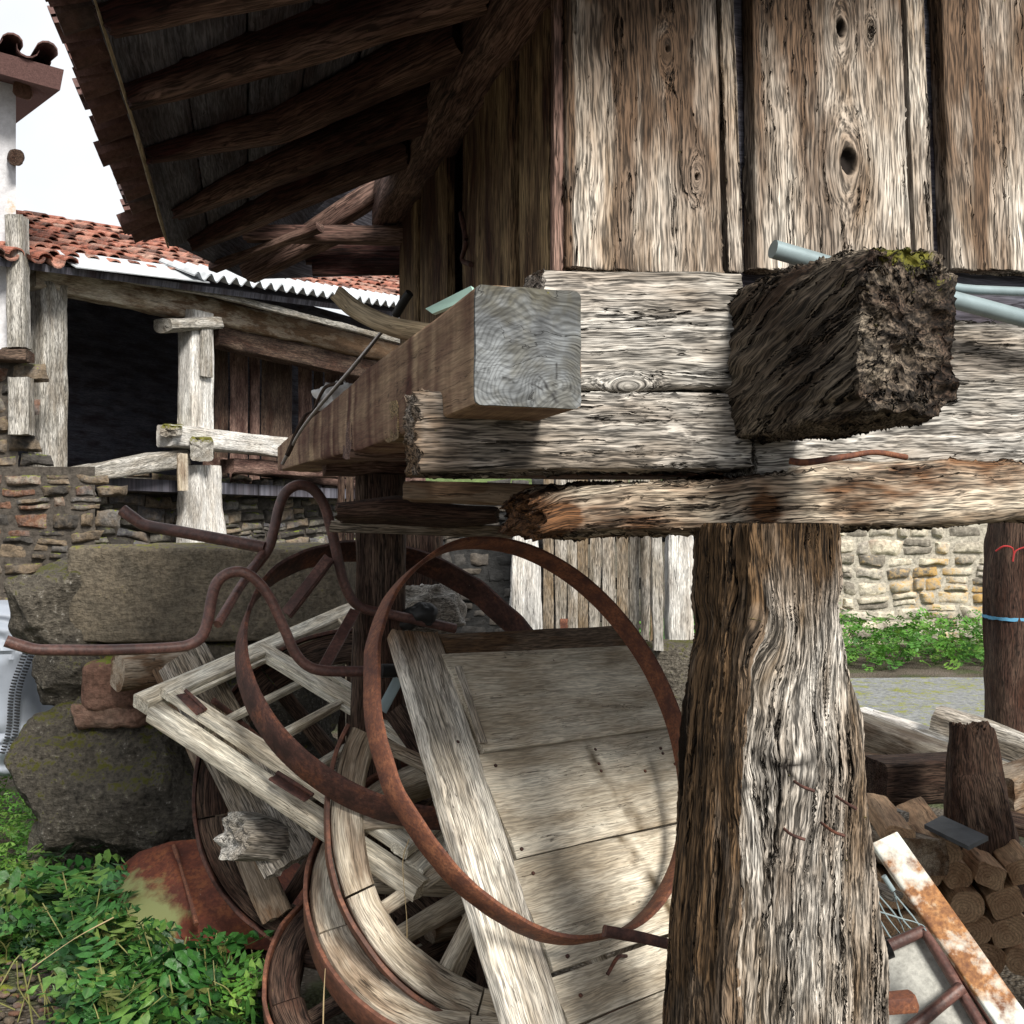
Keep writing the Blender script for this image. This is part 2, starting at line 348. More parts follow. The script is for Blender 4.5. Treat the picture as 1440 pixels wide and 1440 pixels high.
M['plaster']=stone('plaster',[(.50,.50,.52),(.58,.57,.56),(.46,.38,.28)],bd=.01,sc_=.5,dark=.8,lichen=(.42,.30,.17))
M['concrete']=stone('paving',[(.26,.27,.27),(.36,.37,.38),(.31,.31,.30)],moss=.03,mosscol=(.12,.14,.05),bd=.04,sc_=.9,dark=.45)
M['panel']=stone('panel_board',[(.40,.40,.37),(.50,.50,.47),(.34,.34,.28)],bd=.002,sc_=3.,dark=.7)
M['tile']=stone('clay_tile',[(.10,.055,.045),(.30,.11,.075),(.42,.20,.145),(.22,.13,.105),(.50,.32,.25)],bd=.006,sc_=2.,dark=.6,spk=.5)
M['tiled']=stone('old_tile_underside',[(.10,.055,.05),(.15,.085,.075),(.08,.06,.06)],bd=.005,sc_=3.,dark=.6)
M['corr']=plain('corrugated_sheet',(.50,.53,.56),.6,.0,.35,9,.3)
M['leaf']=leafmat('leaf_green',[(.012,.04,.015),(.022,.085,.02),(.035,.13,.03),(.05,.17,.03),(.13,.25,.05),(.20,.22,.07)])
M['leafb']=leafmat('leaf_bright',[(.03,.10,.015),(.06,.19,.025),(.11,.28,.04),(.20,.36,.06)])
M['stem']=plain('plant_stem',(.20,.20,.07),.6)
M['straw']=plain('dry_stalk',(.42,.32,.18),.7)
M['hill']=stone('hill_green',[(.10,.14,.05),(.16,.19,.08),(.2,.2,.12)],bd=.5,sc_=.05)
M['blue']=plain('blue_strap',(.12,.35,.55),.5)
M['redp']=plain('red_string',(.35,.03,.03),.5)
def groundmat():
    m,nt=newmat('ground_gravel'); b=NB(nt); v=b.n('ShaderNodeNewGeometry').outputs['Position']
    n1=b.noise(v,1.2,5,.6); n2=b.noise(v,60,4,.7); vo=b.n('ShaderNodeTexVoronoi',{'Vector':v,'Scale':55.}); 
    base=b.ramp(n1,[(.35,(.045,.036,.027)),(.5,(.085,.07,.052)),(.65,(.12,.10,.08))])
    base=b.mix(b.mr(vo.outputs['Distance'],.15,.45,.5,0),base,(.24,.22,.19))
    gm=b.mr(b.noise(v,2.5,4,.6),.52,.6,0,.5); base=b.mix(gm,base,(.05,.08,.02))
    h=b.math('SUBTRACT',b.math('MULTIPLY',n2,.5),vo.outputs['Distance'])
    b.out(base,.95,h,.015,spec=.15); return m
M['ground']=groundmat()

# ---------------------------------------------------------------- world, sun, camera
SUN_AZ=math.radians(26)   # to the right of straight-behind-camera
SUN_EL=math.radians(38)
w=bpy.data.worlds.new('World'); sc.world=w; w.use_nodes=True; wt=w.node_tree; wt.nodes.clear()
b=NB(wt)
sky=b.n('ShaderNodeTexSky',sky_type='NISHITA',sun_disc=False); sky.sun_elevation=SUN_EL; sky.sun_rotation=math.pi-SUN_AZ; sky.dust_density=5; sky.air_density=1.2
cloud=b.noise(b.n('ShaderNodeTexCoord').outputs['Generated'],2.2,5,.6)
cc=b.mix(b.mr(cloud,.3,.7),(10.2,10.8,11.8),(13.5,13.5,13.5))
skc=b.mix(.93,sky.outputs[0],cc)
bg=b.n('ShaderNodeBackground',{'Color':skc,'Strength':.064}); wo=b.n('ShaderNodeOutputWorld'); wt.links.new(bg.outputs[0],wo.inputs[0])
sd=bpy.data.lights.new('sun','SUN'); so=bpy.data.objects.new('sun',sd); COL.objects.link(so)
sd.energy=4.5; sd.angle=math.radians(16); sd.color=(1,.945,.86)
ts=V3(math.sin(SUN_AZ)*math.cos(SUN_EL),-math.cos(SUN_AZ)*math.cos(SUN_EL),math.sin(SUN_EL))
so.rotation_euler=Vector(ts).to_track_quat('Z','Y').to_euler()
cd=bpy.data.cameras.new('camera'); cam=bpy.data.objects.new('camera',cd); COL.objects.link(cam); sc.camera=cam
cam.location=(0,0,CZ); cam.rotation_euler=(math.pi/2,0,0); cd.sensor_width=36; cd.sensor_height=36; cd.lens=36; cd.shift_y=(HZ-720)/1440; cd.clip_start=.05; cd.clip_end=1000
sc.view_settings.view_transform='Standard'; sc.view_settings.look='None'; sc.view_settings.exposure=.46; sc.view_settings.gamma=1
sc.cycles.use_denoising=True
try: sc.cycles.max_bounces=4; sc.cycles.diffuse_bounces=3; sc.cycles.glossy_bounces=2
except: pass

# ================================================================= GROUND
def grid(x0,x1,y0,y1,nx,ny,fz):
    X,Y=np.meshgrid(np.linspace(x0,x1,nx),np.linspace(y0,y1,ny)); X=X.ravel();Y=Y.ravel(); Z=fz(X,Y)
    idx=np.arange(nx*ny).reshape(ny,nx); q=np.stack([idx[:-1,:-1],idx[:-1,1:],idx[1:,1:],idx[1:,:-1]],-1).reshape(-1,4)
    return np.stack([X,Y,Z],1),q
xs=np.concatenate([np.linspace(-400,-8,14),np.linspace(-7,7,141),np.linspace(8,400,14)])
ys=np.concatenate([np.linspace(-400,-3,12),np.linspace(-2,15,171),np.linspace(16,400,14)])
X,Y=np.meshgrid(xs,ys); X=X.ravel();Y=Y.ravel()
Z=fbm(np.stack([X*1.5,Y*1.5,X*0],1),3)*.02*(np.abs(X)<9)
idx=np.arange(len(X)).reshape(len(ys),len(xs)); q=np.stack([idx[:-1,:-1],idx[:-1,1:],idx[1:,1:],idx[1:,:-1]],-1).reshape(-1,4)
tag(mk('ground',np.stack([X,Y,Z],1),q,M['ground']),kind='structure')
V_,q=grid(1.6,9,5.6,9.9,60,40,lambda x,y:.035+fbm(np.stack([x*2,y*2,x*0],1),3)*.012)
tag(mk('pavement',V_,q,M['concrete']),kind='structure')
V_,q=grid(-150,60,90,260,50,30,lambda x,y:2+34*np.exp(-((y-190)/60)**2)*np.exp(-((x+35)/80)**2)+fbm(np.stack([x*.05,y*.05,x*0],1),4)*5)
tag(mk('hills',V_,q,M['hill']),kind='structure')

# ================================================================= stone walls
def rubble_data(mb,o,d,up,nn,L,Hh,hr=(.08,.17),wr=(.12,.36),depth=.05,seed=0,jag=0):
    rng=np.random.default_rng(seed); z=0
    nx,ny=9,7
    gx,gy=np.meshgrid(np.linspace(-1,1,nx),np.linspace(-1,1,ny)); gx=gx.ravel();gy=gy.ravel()
    idx=np.arange(nx*ny).reshape(ny,nx); q=np.stack([idx[:-1,:-1],idx[:-1,1:],idx[1:,1:],idx[1:,:-1]],-1).reshape(-1,4)
    while z<Hh:
        h=rng.uniform(*hr); x=-rng.uniform(0,.2)
        while x<L:
            wd=rng.uniform(*wr); hh=h*rng.uniform(.75,1.08); 
            if rng.random()<.25:  # two thin stones stacked
                subs=[(z,h*.5),(z+h*.5,h*.5)]
            else: subs=[(z,hh)]
            for (zz,h2) in subs:
                cx=x+wd/2; cy=zz+h2/2+rng.uniform(-.01,.01)
                sk=rng.uniform(-.15,.15); k=rng.uniform(.86,.99)
                a=cx+(gx*wd/2*k)*(1-.12*gy*rng.uniform(-1,1)); bb=cy+(gy*h2/2*k)+sk*gx*h2/2
                r=np.maximum(np.abs(gx)**5,np.abs(gy)**5)
                sd_=rng.uniform(0,99)
                p=np.stack([a*9,bb*9,a*0+sd_],1)
                a=a+fbm(p,3)*.022; bb=bb+fbm(p+31,3)*.018
                wx=np.stack([a*1.3,bb*1.3,a*0+seed],1); a=a+fbm(wx,2)*.10; bb=bb+fbm(wx+40,2)*.10
                dp=depth*rng.uniform(.4,1.3)*(1-r)+fbm(p*1.5,3)*.02*(1-r)-.02
                Vv=o+np.outer(a,d)+np.outer(bb,up)+np.outer(dp,nn)
                rr=rng.random()
                mb.add(Vv,q,None,np.tile([rr,rng.random(),0],(len(a),1)))
            x+=wd
        z+=h
def rubble_wall(name,o,d,nn,L,Hh,mat,mort,thick=.5,parent=None,**k):
    """returns stones object with mortar body as child part or as sibling"""
    d=nrm(d); nn=nrm(nn); up=V3(0,0,1); o=np.asarray(o,float)
    mb=MB(); rubble_data(mb,o,d,up,nn,L,Hh,**k)
    body=o+d*L/2-nn*thick/2+up*Hh/2
    return mb,body,d,L,Hh,thick
def build_wall(name,label,cat,o,d,nn,L,Hh,mat,mort,thick=.5,**k):
    mb,body,dd,L,Hh,thick=rubble_wall(name,o,d,nn,L,Hh,mat,mort,thick,**k)
    t=thing(name,label,cat,V3(*body)-V3(0,0,Hh/2))
    mb.build('stones',mat,t)
    timber('mortar_core',[body-dd*L/2,body+dd*L/2],thick,Hh,mort,t,ds=.3,n=32,e=40,rough=.008,rag=(.01,.01))
    return t
# far right wall
build_wall('stone_wall','pale rubble stone wall with orange lichen behind the green plants on the right','wall',
   P(1050,740,13.0)*V3(1,1,0)+V3(0,0,-.1),(1,.03,0),(0,-1,0),7.5,4.2,M['wallR'],M['mortarR'],hr=(.10,.24),wr=(.14,.5),seed=3,depth=.07)

# ================================================================= GALLERY BUILDING (far left)
LB=V3(-4.28,9.0,0); LD=nrm(V3(.49,.87,0)); LN=nrm(V3(.87,-.49,0))
def gp(px,py,off=0): return hit(px,py,LB+LN*off,LN)
GB=thing('gallery_building','old house with open timber gallery under a red tile and corrugated roof','building',gp(300,740,0)*V3(1,1,0))
mb=MB(); o_=LB-LD*1.2-LN*.35; rubble_data(mb,o_,LD,V3(0,0,1),LN,9.5,2.05,hr=(.07,.2),wr=(.12,.42),seed=5,depth=.06)
mb.build('stone_base',M['wallL'],GB)
timber('base_core',[o_-LN*.3+V3(0,0,1.0),o_-LN*.3+LD*13+V3(0,0,1.0)],.55,2.02,M['mortar'],GB,ds=.4,n=32,e=40,rough=.01)
# floor sill pieces
timber('floor_beam',[gp(92,672,.05),gp(160,660,.05),gp(255,642,.05)],.25,[.13,.17,.19],M['grey'],GB,ds=.04,rough=.012,seed=2,n=36)
timber('floor_beam',[gp(232,612,.15),gp(420,632,.15),gp(470,640,.15)],.22,.22,M['white'],GB,ds=.05,rough=.008,seed=3,n=36)
timber('beam_end',[gp(284,622,-.2),gp(284,632,.42)],.22,.22,M['grey'],GB,ds=.04,rough=.012,seed=4,n=36,rag=(.02,.02),
   fx=lambda al,A,B,g,L:{'fx':np.stack([al*0,np.clip((B-.04)*14,0,1),al*0],1)})
timber('beam_end',[gp(245,604,-.1),gp(240,606,.3)],.2,.1,M['grey'],GB,ds=.04,rough=.012,seed=41,n=36,rag=(.02,.02),
   fx=lambda al,A,B,g,L:{'fx':np.stack([al*0,np.clip((B-.0)*20,0,1),al*0],1)})
timber('floor_joist',[gp(320,655,.05),gp(560,668,.05)],.2,.16,M['dark'],GB,ds=.08,rough=.01,seed=5)
timber('floor_joist',[gp(300,650,-.4),gp(520,690,-.4)],.3,.1,M['dark'],GB,ds=.08,rough=.01,seed=6)
# posts
timber('post',[gp(66,662,0),gp(68,400,0)],.27,.22,M['grey'],GB,up=LN,ds=.03,rough=.012,seed=7,n=40)
timber('post',[gp(276,605,.1),gp(276,440,.1)],.30,.25,M['white'],GB,up=LN,ds=.03,rough=.008,seed=8,n=40)
timber('post_board',[gp(290,530,.26),gp(290,450,.26)],.15,.03,M['grey'],GB,up=LN,ds=.03,rough=.003,seed=9)
c=gp(280,700,.12); timber('lower_post',[V3(c[0],c[1],0),gp(283,760,.12),gp(281,700,.12),gp(280,655,.12)],[.46,.44,.38,.33],.32,M['white'],GB,up=LN,ds=.03,rough=.014,seed=10,n=48)
timber('shim_board',[gp(257,690,.30),gp(256,638,.30)],.12,.03,M['fell'],GB,up=LN,ds=.02,rough=.004,seed=12)
timber('bracket',[gp(228,458,.15),gp(300,455,.15)],.25,.13,M['grey'],GB,ds=.03,rough=.014,seed=11,n=36,e=4)
# eave beams
timber('eave_beam',[gp(40,388,.0),gp(300,440,.0),gp(640,520,.0)],.22,[.24,.26,.26],M['fell'],GB,ds=.06,rough=.014,seed=13,n=36,fx=lambda al,A,B,g,L:{'fx':np.stack([al*0,al*0,np.clip(al/L*1.6,0,1)*.9],1)})
timber('lower_beam',[gp(300,473,-.05),gp(640,548,-.05)],.2,[.22,.3],M['dkpost'],GB,ds=.06,rough=.014,seed=14,n=36)
timber('eave_board',[gp(38,370,.35),gp(300,412,.35),gp(640,500,.35)],.06,.07,M['grey'],GB,ds=.06,rough=.008,seed=15,n=24)
# interior
def quad(name,pts,mat,parent,th=.04):
    p=[np.asarray(x,float) for x in pts]; nn=nrm(np.cross(p[1]-p[0],p[3]-p[0])); V_=p+[x-nn*th for x in p]
    f=[[0,1,2,3],[7,6,5,4],[0,4,5,1],[1,5,6,2],[2,6,7,3],[3,7,4,0]]
    gc=[[np.dot(x-p[0],nrm(p[1]-p[0])),np.dot(x-p[0],nrm(p[3]-p[0])),0] for x in V_]
    return mk(name,V_,f,mat,parent,gc,np.zeros((8,3)),False)
def LP(t,off,z): q_=LB+LD*t+LN*off; return V3(q_[0],q_[1],z)
quad('floor',[LP(-.5,-.02,1.97),LP(10,-.02,1.97),LP(10,-3.2,1.97),LP(-.5,-3.2,1.97)],M['deck'],GB,.12)
quad('back_wall',[LP(-.5,-2.6,1.9),LP(10,-2.6,1.9),LP(10,-2.6,5),LP(-.5,-2.6,5)],M['deck'],GB,.1)
quad('side_wall',[LP(-.3,-2.7,1.9),LP(-.3,-.0,1.9),LP(-.3,-.0,3.9),LP(-.3,-2.7,5)],M['deck'],GB,.1)
xs_=[300,322,350,366,412,418,440,455,480,505,530,560,600]
rd=random.Random(4)
for i in range(len(xs_)-1):
    x0,x1=xs_[i],xs_[i+1]
    if (x0,x1) in ((412,418),): continue
    a=gp(x0+1.5,560,-.7); c=gp(x1-1.5,560,-.7); ww=np.linalg.norm(c-a); mid=(a+c)/2
    timber('gallery_board',[V3(mid[0],mid[1],1.95),V3(mid[0],mid[1],4.2)],ww,.03,M['dark'] if i%3 else M['dkpost'],GB,up=LN,ds=.12,rough=.006,seed=60+i,n=20)
# roof
def rooftiles(mb,e0,e1,r0,r1,pitch=.24,rowl=.33,seed=0,lift=.03,amp=1.,jit=0.,skip=None):
    rng=np.random.default_rng(seed)
    Lx=np.linalg.norm(e1-e0); n=int(Lx/pitch); Ls=np.linalg.norm(r0-e0); m=int(Ls/rowl)
    ex=nrm(e1-e0); 
    for i in range(n):
        for j in range(m):
            if skip and skip(i/n,j): continue
            for conv in (0,1):
                u=(i+ (.5 if conv else 0))/n; A=e0+(e1-e0)*u; Bt=r0+(r1-r0)*u
                sd_=nrm(Bt-A); nn=nrm(np.cross(ex,sd_)); 
                if nn[2]<0: nn=-nn
                c0=A+(Bt-A)*(j/m)-sd_*.05; 
                c0=c0+ex*rng.normal(0,.008)*amp-sd_*abs(rng.normal(0,jit)) if jit else c0+ex*rng.normal(0,.012)*amp+sd_*rng.normal(0,.02)+nn*rng.normal(0,.006); yaw=rng.normal(0,.035)*amp; sdd=nrm(sd_+ex*yaw)
                wd=pitch*.62; ln=rowl*1.18; K=7; th=np.linspace(0,np.pi,K)
                Vt=[];hh=rng.uniform(.8,1.1)
                for s_,kk in ((0,1.0),(1,.82)):
                    for t in th:
                        r=wd*.5*kk
                        up_=np.sin(t)*r*.75*hh
                        if conv: z_=lift+up_+ (0.03 if s_==0 else .0)
                        else: z_=lift+.035-up_
                        Vt.append(c0+sdd*(ln*s_)+ex*(np.cos(t)*r)+nn*z_)
                Vt=np.array(Vt); V2=np.vstack([Vt,Vt-nn*.014])
                f=[]
                for a in range(K-1):
                    f+= [[a,a+1,K+a+1,K+a],[2*K+a,3*K+a,3*K+a+1,2*K+a+1],[a,2*K+a,2*K+a+1,a+1]]
                rr=rng.random()
                mb.add(V2,f,None,np.tile([rr,rng.random(),0],(len(V2),1)))
e0=gp(20,364,.45);e1=gp(250,398,.45); e0z=e0[2]
slope_r=(gp(35,305,-2.8)); slope_r2=gp(240,338,-2.8)
rD=nrm(slope_r2-slope_r)
Eg=[gp(20,366,.45),gp(300,404,.45)]
ed=nrm(Eg[1]-Eg[0]); Eend=Eg[0]+ed*11.5; 
def lnat(p,d,t): return p+d*t
Rg0=slope_r+rD*(-2.2); Rg1=Rg0+rD*np.linalg.norm(Eend-Eg[0])
t0=Eg[0]-ed*.3
quad('roof_deck',[t0,Eend,Rg1,Rg0],M['deck'],GB,.06)
# corrugated strip lying over lower roof edge
def roofpt(u,t,h):
    A=t0+(Eend-t0)*u; B=Rg0+(Rg1-Rg0)*u; nn=nrm(np.cross(Eend-t0,Rg0-t0)); nn=nn if nn[2]>0 else -nn
    return A+(B-A)*t+nn*h
def upx(px):   # parameter along the eave seen at this column
    us=np.linspace(0,1,400); pp=np.array([t0+(Eend-t0)*u for u in us]); xx=720+pp[:,0]/pp[:,1]*F; return float(np.interp(px,xx,us))
ua=upx(262); u9=upx(98)
SK=lambda u,jj:(u>ua and jj<2) or (u>u9 and jj<1)
mb=MB(); rooftiles(mb,t0,Eend,Rg0,Rg1,pitch=.22,rowl=.29,seed=9,amp=1.6,skip=SK); mb.build('roof_tiles',M['tile'],GB,False)
ua,ub=upx(262),upx(690); Lc=np.linalg.norm(Eend-t0)*(ub-ua); nx=int(Lc/.014); ny=5; mbV=[]
for j in range(ny):
    for i in range(nx):
        s_=i*.014; mbV.append(roofpt(ua+(ub-ua)*i/nx,-.03+.18*j/(ny-1),.11+.035*np.sin(s_/.17*2*np.pi)))
mbV=np.array(mbV); cn=V3(0,0,1); idx=np.arange(nx*ny).reshape(ny,nx); q=np.stack([idx[:-1,:-1],idx[:-1,1:],idx[1:,1:],idx[1:,:-1]],-1).reshape(-1,4)
q2=q[:,::-1]+len(mbV); mk('corrugated_sheet',np.vstack([mbV,mbV-cn*.012]),np.vstack([q,q2]),M['corr'],GB)
quad('metal_flashing',[roofpt(upx(98),-.03,.03),roofpt(upx(285),-.03,.06),roofpt(upx(285),.12,.10),roofpt(upx(98),.12,.08)],M['corr'],GB,.01)

# left stone house
YH=8.6
LH=thing('stone_house','tall plastered stone house with timber corner at far left','building',(-6.2,YH,0))
xr=(33-720)/F*YH
def prism(name,pts,z0,z1,mat,parent):
    k=len(pts); V_=[(x,y,z0) for x,y in pts]+[(x,y,z1) for x,y in pts]
    f=[list(range(k))[::-1],list(range(k,2*k))]+[[i,(i+1)%k,k+(i+1)%k,k+i] for i in range(k)]
    return mk(name,V_,f,mat,parent,np.array(V_),np.zeros((2*k,3)),False)
mb=MB(); rubble_data(mb,V3(-9.5,YH,0),V3(1,0,0),V3(0,0,1),V3(0,-1,0),xr+9.5+.62,1.95,hr=(.08,.2),wr=(.12,.38),seed=8,depth=.06)
rubble_data(mb,V3(-9.5,YH,1.95),V3(1,0,0),V3(0,0,1),V3(0,-1,0),xr+9.5-.02,1.05,hr=(.08,.2),wr=(.12,.38),seed=8,depth=.06)
mb.build('stone_base',M['wallH'],LH)
prism('stone_core',[(-9.6,YH),(xr+.6,YH),(xr+.3,YH+.5),(-9.6,YH+.5)],0,2.0,M['mortar'],LH)
prism('stone_core',[(-9.6,YH+.01),(xr-.05,YH+.01),(xr-.35,YH+.5),(-9.6,YH+.5)],2.0,2.98,M['mortar'],LH)
xt=(24-720)/F*YH
prism('plaster_wall',[(-9.6,YH-.02),(xt,YH-.02),(xt-2.2,YH+3.5),(-9.6,YH+3.5)],2.95,5.25,M['plaster'],LH)
timber('corner_post',[P(25,490,YH-.1),P(22,305,YH-.1)],.15,.16,M['grey'],LH,up=(0,-1,0),ds=.04,rough=.01,seed=20,n=36)
timber('corner_post',[P(31,612,YH-.1),P(30,532,YH-.1)],.17,.16,M['grey'],LH,up=(0,-1,0),ds=.04,rough=.01,seed=21,n=36)
timber('wall_tie',[P(-20,500,YH-.12),P(43,502,YH-.12)],.16,.1,M['dkpost'],LH,ds=.04,rough=.01,seed=22)
timber('beam_end',[P(22,222,YH+.1),P(24,222,YH-.18)],.11,.12,M['dkpost'],LH,ds=.03,rough=.012,seed=23,e=3)
timber('eave_corbel',[P(30,130,YH+.2),P(33,128,YH-.25)],.14,.13,M['rockr'],LH,ds=.03,rough=.012,seed=24,e=3)
timber('eave_corbel',[P(50,103,YH+.3),P(56,103,YH-.25)],.28,.12,M['dark'],LH,ds=.03,rough=.012,seed=25,e=6)
quad('roof_slab',[P(-120,40,YH-.5),P(90,98,YH-.5),P(90,98,YH-.5)+V3(-2.3,4,1.3),P(-120,40,YH-.5)+V3(-2.3,4,1.3)],M['tiled'],LH,.16)
mb=MB(); rooftiles(mb,P(-120,34,YH-.5),P(92,92,YH-.5),P(-120,34,YH-.5)+V3(-2.3,4,1.3),P(92,92,YH-.5)+V3(-2.3,4,1.3),pitch=.3,rowl=.5,seed=19); mb.build('roof_tiles',M['tiled'],LH,False)

# ================================================================= GRANARY
C0=V3((797-720)/F*1.75,1.75,0); U=nrm(V3(.96,.28,0)); W_=nrm(V3(-.28,.96,0))
def G(a,bb,z): p=C0+U*a+W_*bb; return V3(p[0],p[1],z)
def fp(px,py,off=0): return hit(px,py,C0-W_*off,W_)
def lp(px,py,off=0): return hit(px,py,C0-U*off,U)
GR=thing('granary','old raised timber granary of weathered oak planks on a pillar','granary',G(.5,1.,0))
def fx_knots(kn,base_b=None):
    """kn: list of (along, a, size, hole)"""
    def f(al,A,B,g,L):
        n=len(al); fx=np.zeros((n,3)); dg=np.zeros((n,3)); disp=np.zeros(n)
        for (ka,kb,s,hole) in kn:
            da=(al-ka); db=(A-kb); r2=(da/(s*2.2))**2+(db/s)**2; ex=np.exp(-r2)
            dg[:,1]-=db*.98*ex; dg[:,2]+=.03*ex
            r=np.sqrt((da/1.5)**2+db**2)
            if hole: h=np.clip(1.35-r/hole,0,1); fx[:,0]=np.maximum(fx[:,0],np.clip(h*4,0,1)); disp-=.018*np.clip(h*2,0,1)*(B<0)
            rr=np.exp(-((r-hole*1.6)/(hole*.5+.002))**2) if hole else 0
            disp+=rr*.003*(B<0)
        return {'fx':fx,'gc':dg,'disp':disp}
    return f
# front planks (px ranges at y=375, x offset at top)
def front_plank(x0,x1,x0t,x1t,off,th,mat,seed,fx=None,ds=.0035,n=150,y0=382,y1=-140,rag=.004,nm='wall_plank'):
    a=fp(x0,y0,off);bb=fp(x1,y0,off);c=fp(x0t,y1,off);d=fp(x1t,y1,off)
    p0=(a+bb)/2+W_*th/2; p1=(c+d)/2+W_*th/2
    return timber(nm,[p0,p1],[np.linalg.norm(bb-a),np.linalg.norm(d-c)],th,mat,GR,up=W_,ds=ds,n=n,e=14,rough=.0035,rf=6,rag=(rag,rag),seed=seed,fx=fx,cap=3)
# along measured from bottom; a sign: S=T x up = z x W_ = -U direction? handled by kb signs
def kpx(x0,x1,px,py,off):  # position of pixel knot in (along,a) of plank
    p=fp(px,py,off); p0=(fp(x0,382,off)+fp(x1,382,off))/2; S=np.cross(V3(0,0,1),W_); return (p[2]-p0[2], np.dot(p-p0,S))
def front_fx(x0,x1,off,kn,streak=None):
    ks=[(*kpx(x0,x1,kx,ky,off),s,h) for kx,ky,s,h in kn]
    base=fx_knots(ks)
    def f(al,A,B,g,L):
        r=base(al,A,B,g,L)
        # top becomes browner, painting in the shade below the roof
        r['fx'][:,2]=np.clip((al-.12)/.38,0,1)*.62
        if streak:
            S=np.cross(V3(0,0,1),W_)
            for (sx0,sx1,amt) in streak:
                pa=kpx(x0,x1,sx0,200,off)[1]; pb=kpx(x0,x1,sx1,200,off)[1]; lo,hi=min(pa,pb),max(pa,pb); wv=fbm(np.stack([al*4,A*0,A*0],1),3)*.012
                inside=np.clip(1-np.abs((A+wv-(lo+hi)/2)/((hi-lo)/2))**3,0,1)
                r['fx'][:,2]=np.clip(r['fx'][:,2]+inside*amt,0,1)
        return r
    return f
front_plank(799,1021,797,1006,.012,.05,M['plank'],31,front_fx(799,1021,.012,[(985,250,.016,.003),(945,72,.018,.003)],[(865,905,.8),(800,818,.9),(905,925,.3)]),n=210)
front_plank(1022,1047,1008,1030,-.004,.03,M['plank'],32,n=60,ds=.005)
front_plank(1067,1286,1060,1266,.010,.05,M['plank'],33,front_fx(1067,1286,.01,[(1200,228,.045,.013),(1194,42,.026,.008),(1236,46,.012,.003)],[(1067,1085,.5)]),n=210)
front_plank(1289,1318,1268,1294,-.002,.03,M['plank'],34,n=60,ds=.005)
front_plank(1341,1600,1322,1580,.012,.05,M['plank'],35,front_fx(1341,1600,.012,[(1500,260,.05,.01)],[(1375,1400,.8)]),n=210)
front_plank(1606,1900,1600,1880,.010,.05,M['plank'],36,n=100,ds=.01)
# backing boards behind gaps
timber('wall_backing',[G(-.0,.05,2.3),G(2.4,.05,2.3)],.03,.9,M['deck'],GR,ds=.1,n=20)
# gable top board
timber('gable_board',[G(-.03,-.005,2.66),G(2.4,-.005,2.66)],.06,.14,M['dark'],GR,ds=.05,n=24)
# left wall boards
def bpx(px,off=.0):   # depth along left wall where column px falls
    p=lp(px,600,off); return np.dot(p-C0,W_)
lb=[(568,594,'wallside',.0),(603,640,'wallside',.01),(654,668,'wallside',-.005),(669,697,'wallside',.008),(698,738,'wallside',.012),(745,788,'wallside',.006)]
for i,(x0,x1,mt,of) in enumerate(lb):
    b0,b1=bpx(x0),bpx(x1); bm=(b0+b1)/2; p0=G(-of,bm,1.78); p1=G(-of,bm,2.62)
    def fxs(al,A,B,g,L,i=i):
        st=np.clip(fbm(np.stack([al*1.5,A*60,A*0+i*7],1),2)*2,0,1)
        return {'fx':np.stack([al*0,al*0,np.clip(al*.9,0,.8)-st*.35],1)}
    timber('side_board',[p0,p1],abs(b1-b0)*.985,.03,M[mt],GR,up=U,ds=.012,n=60,rough=.004,seed=40+i,fx=fxs)
b_in=.06; timber('side_backing',[G(.06,0.05,2.2),G(.06,bpx(566)-.02,2.2)],.03,.95,M['deck'],GR,ds=.1,n=20)
timber('corner_trim',[G(-.012,.012,1.9),G(-.012,.012,2.6)],.018,.024,M['dark'],GR,up=U,ds=.03,n=16,rough=.001)
# old iron latch on side boards
tube('door_latch',[lp(648,300,.02),lp(655,340,.03),lp(650,365,.025),lp(662,372,.03)],.006,M['rust'],GR,ds=.01)
# far wall and right wall so the box is closed
bf=bpx(566)
timber('far_wall',[G(0,bf,2.2),G(2.4,bf,2.2)],.04,.95,M['wallside'],GR,ds=.1,n=24)
timber('right_wall',[G(2.4,0,2.2),G(2.4,bf,2.2)],.04,.95,M['wallside'],GR,ds=.1,n=24)
# wall plate
pz0,pz1=2.405,2.45
timber('wall_plate',[G(-.04,-.35,pz0+.075),G(-.04,.2,pz0+.08),G(-.04,bf+.03,pz1+.08)],.10,.16,M['dark'],GR,ds=.02,n=40,rough=.008,seed=50,rag=(.01,.01))
# roof plane
RS=.42
RP0=G(0,0,2.605); RNn=nrm(np.cross(W_,nrm(U+V3(0,0,RS))));
if RNn[2]<0: RNn=-RNn
def rp(px,py,off=0): return hit(px,py,RP0-RNn*off,RNn)
ev0=rp(130,0); ev1=rp(236,340); evd=nrm(ev0-ev1)
evN=ev1+evd*(np.linalg.norm(ev0-ev1)+.55)
def ridge(bb): return G(1.25,bb,2.605+RS*1.25)
hipb=bf-.1
deckpts=[evN,ev1,ridge(hipb-.5),ridge(-.45)]
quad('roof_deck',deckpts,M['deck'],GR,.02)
# boards of the soffit, each running with the eave, drawn as one surface of thin boards with gaps
mb=MB(); ns=9
for i in range(ns):
    a0=i/ns;a1=(i+.96)/ns
    A=evN+(ridge(-.45)-evN)*a0*.5; B=ev1+(ridge(hipb-.5)-ev1)*a0*.5; A2=evN+(ridge(-.45)-evN)*a1*.5; B2=ev1+(ridge(hipb-.5)-ev1)*a1*.5
    w_=np.linalg.norm(A2-A); dn=-RNn*(.012+random.uniform(0,.006))
    V_,f_,g_,x_=timber_data([(A+A2)/2+dn,(B+B2)/2+dn],w_,.012,up=RNn,ds=.05,n=16,rough=.0015,seed=200+i); mb.add(V_,f_,g_,x_)
mb.build('soffit_boards',M['deck'],GR)
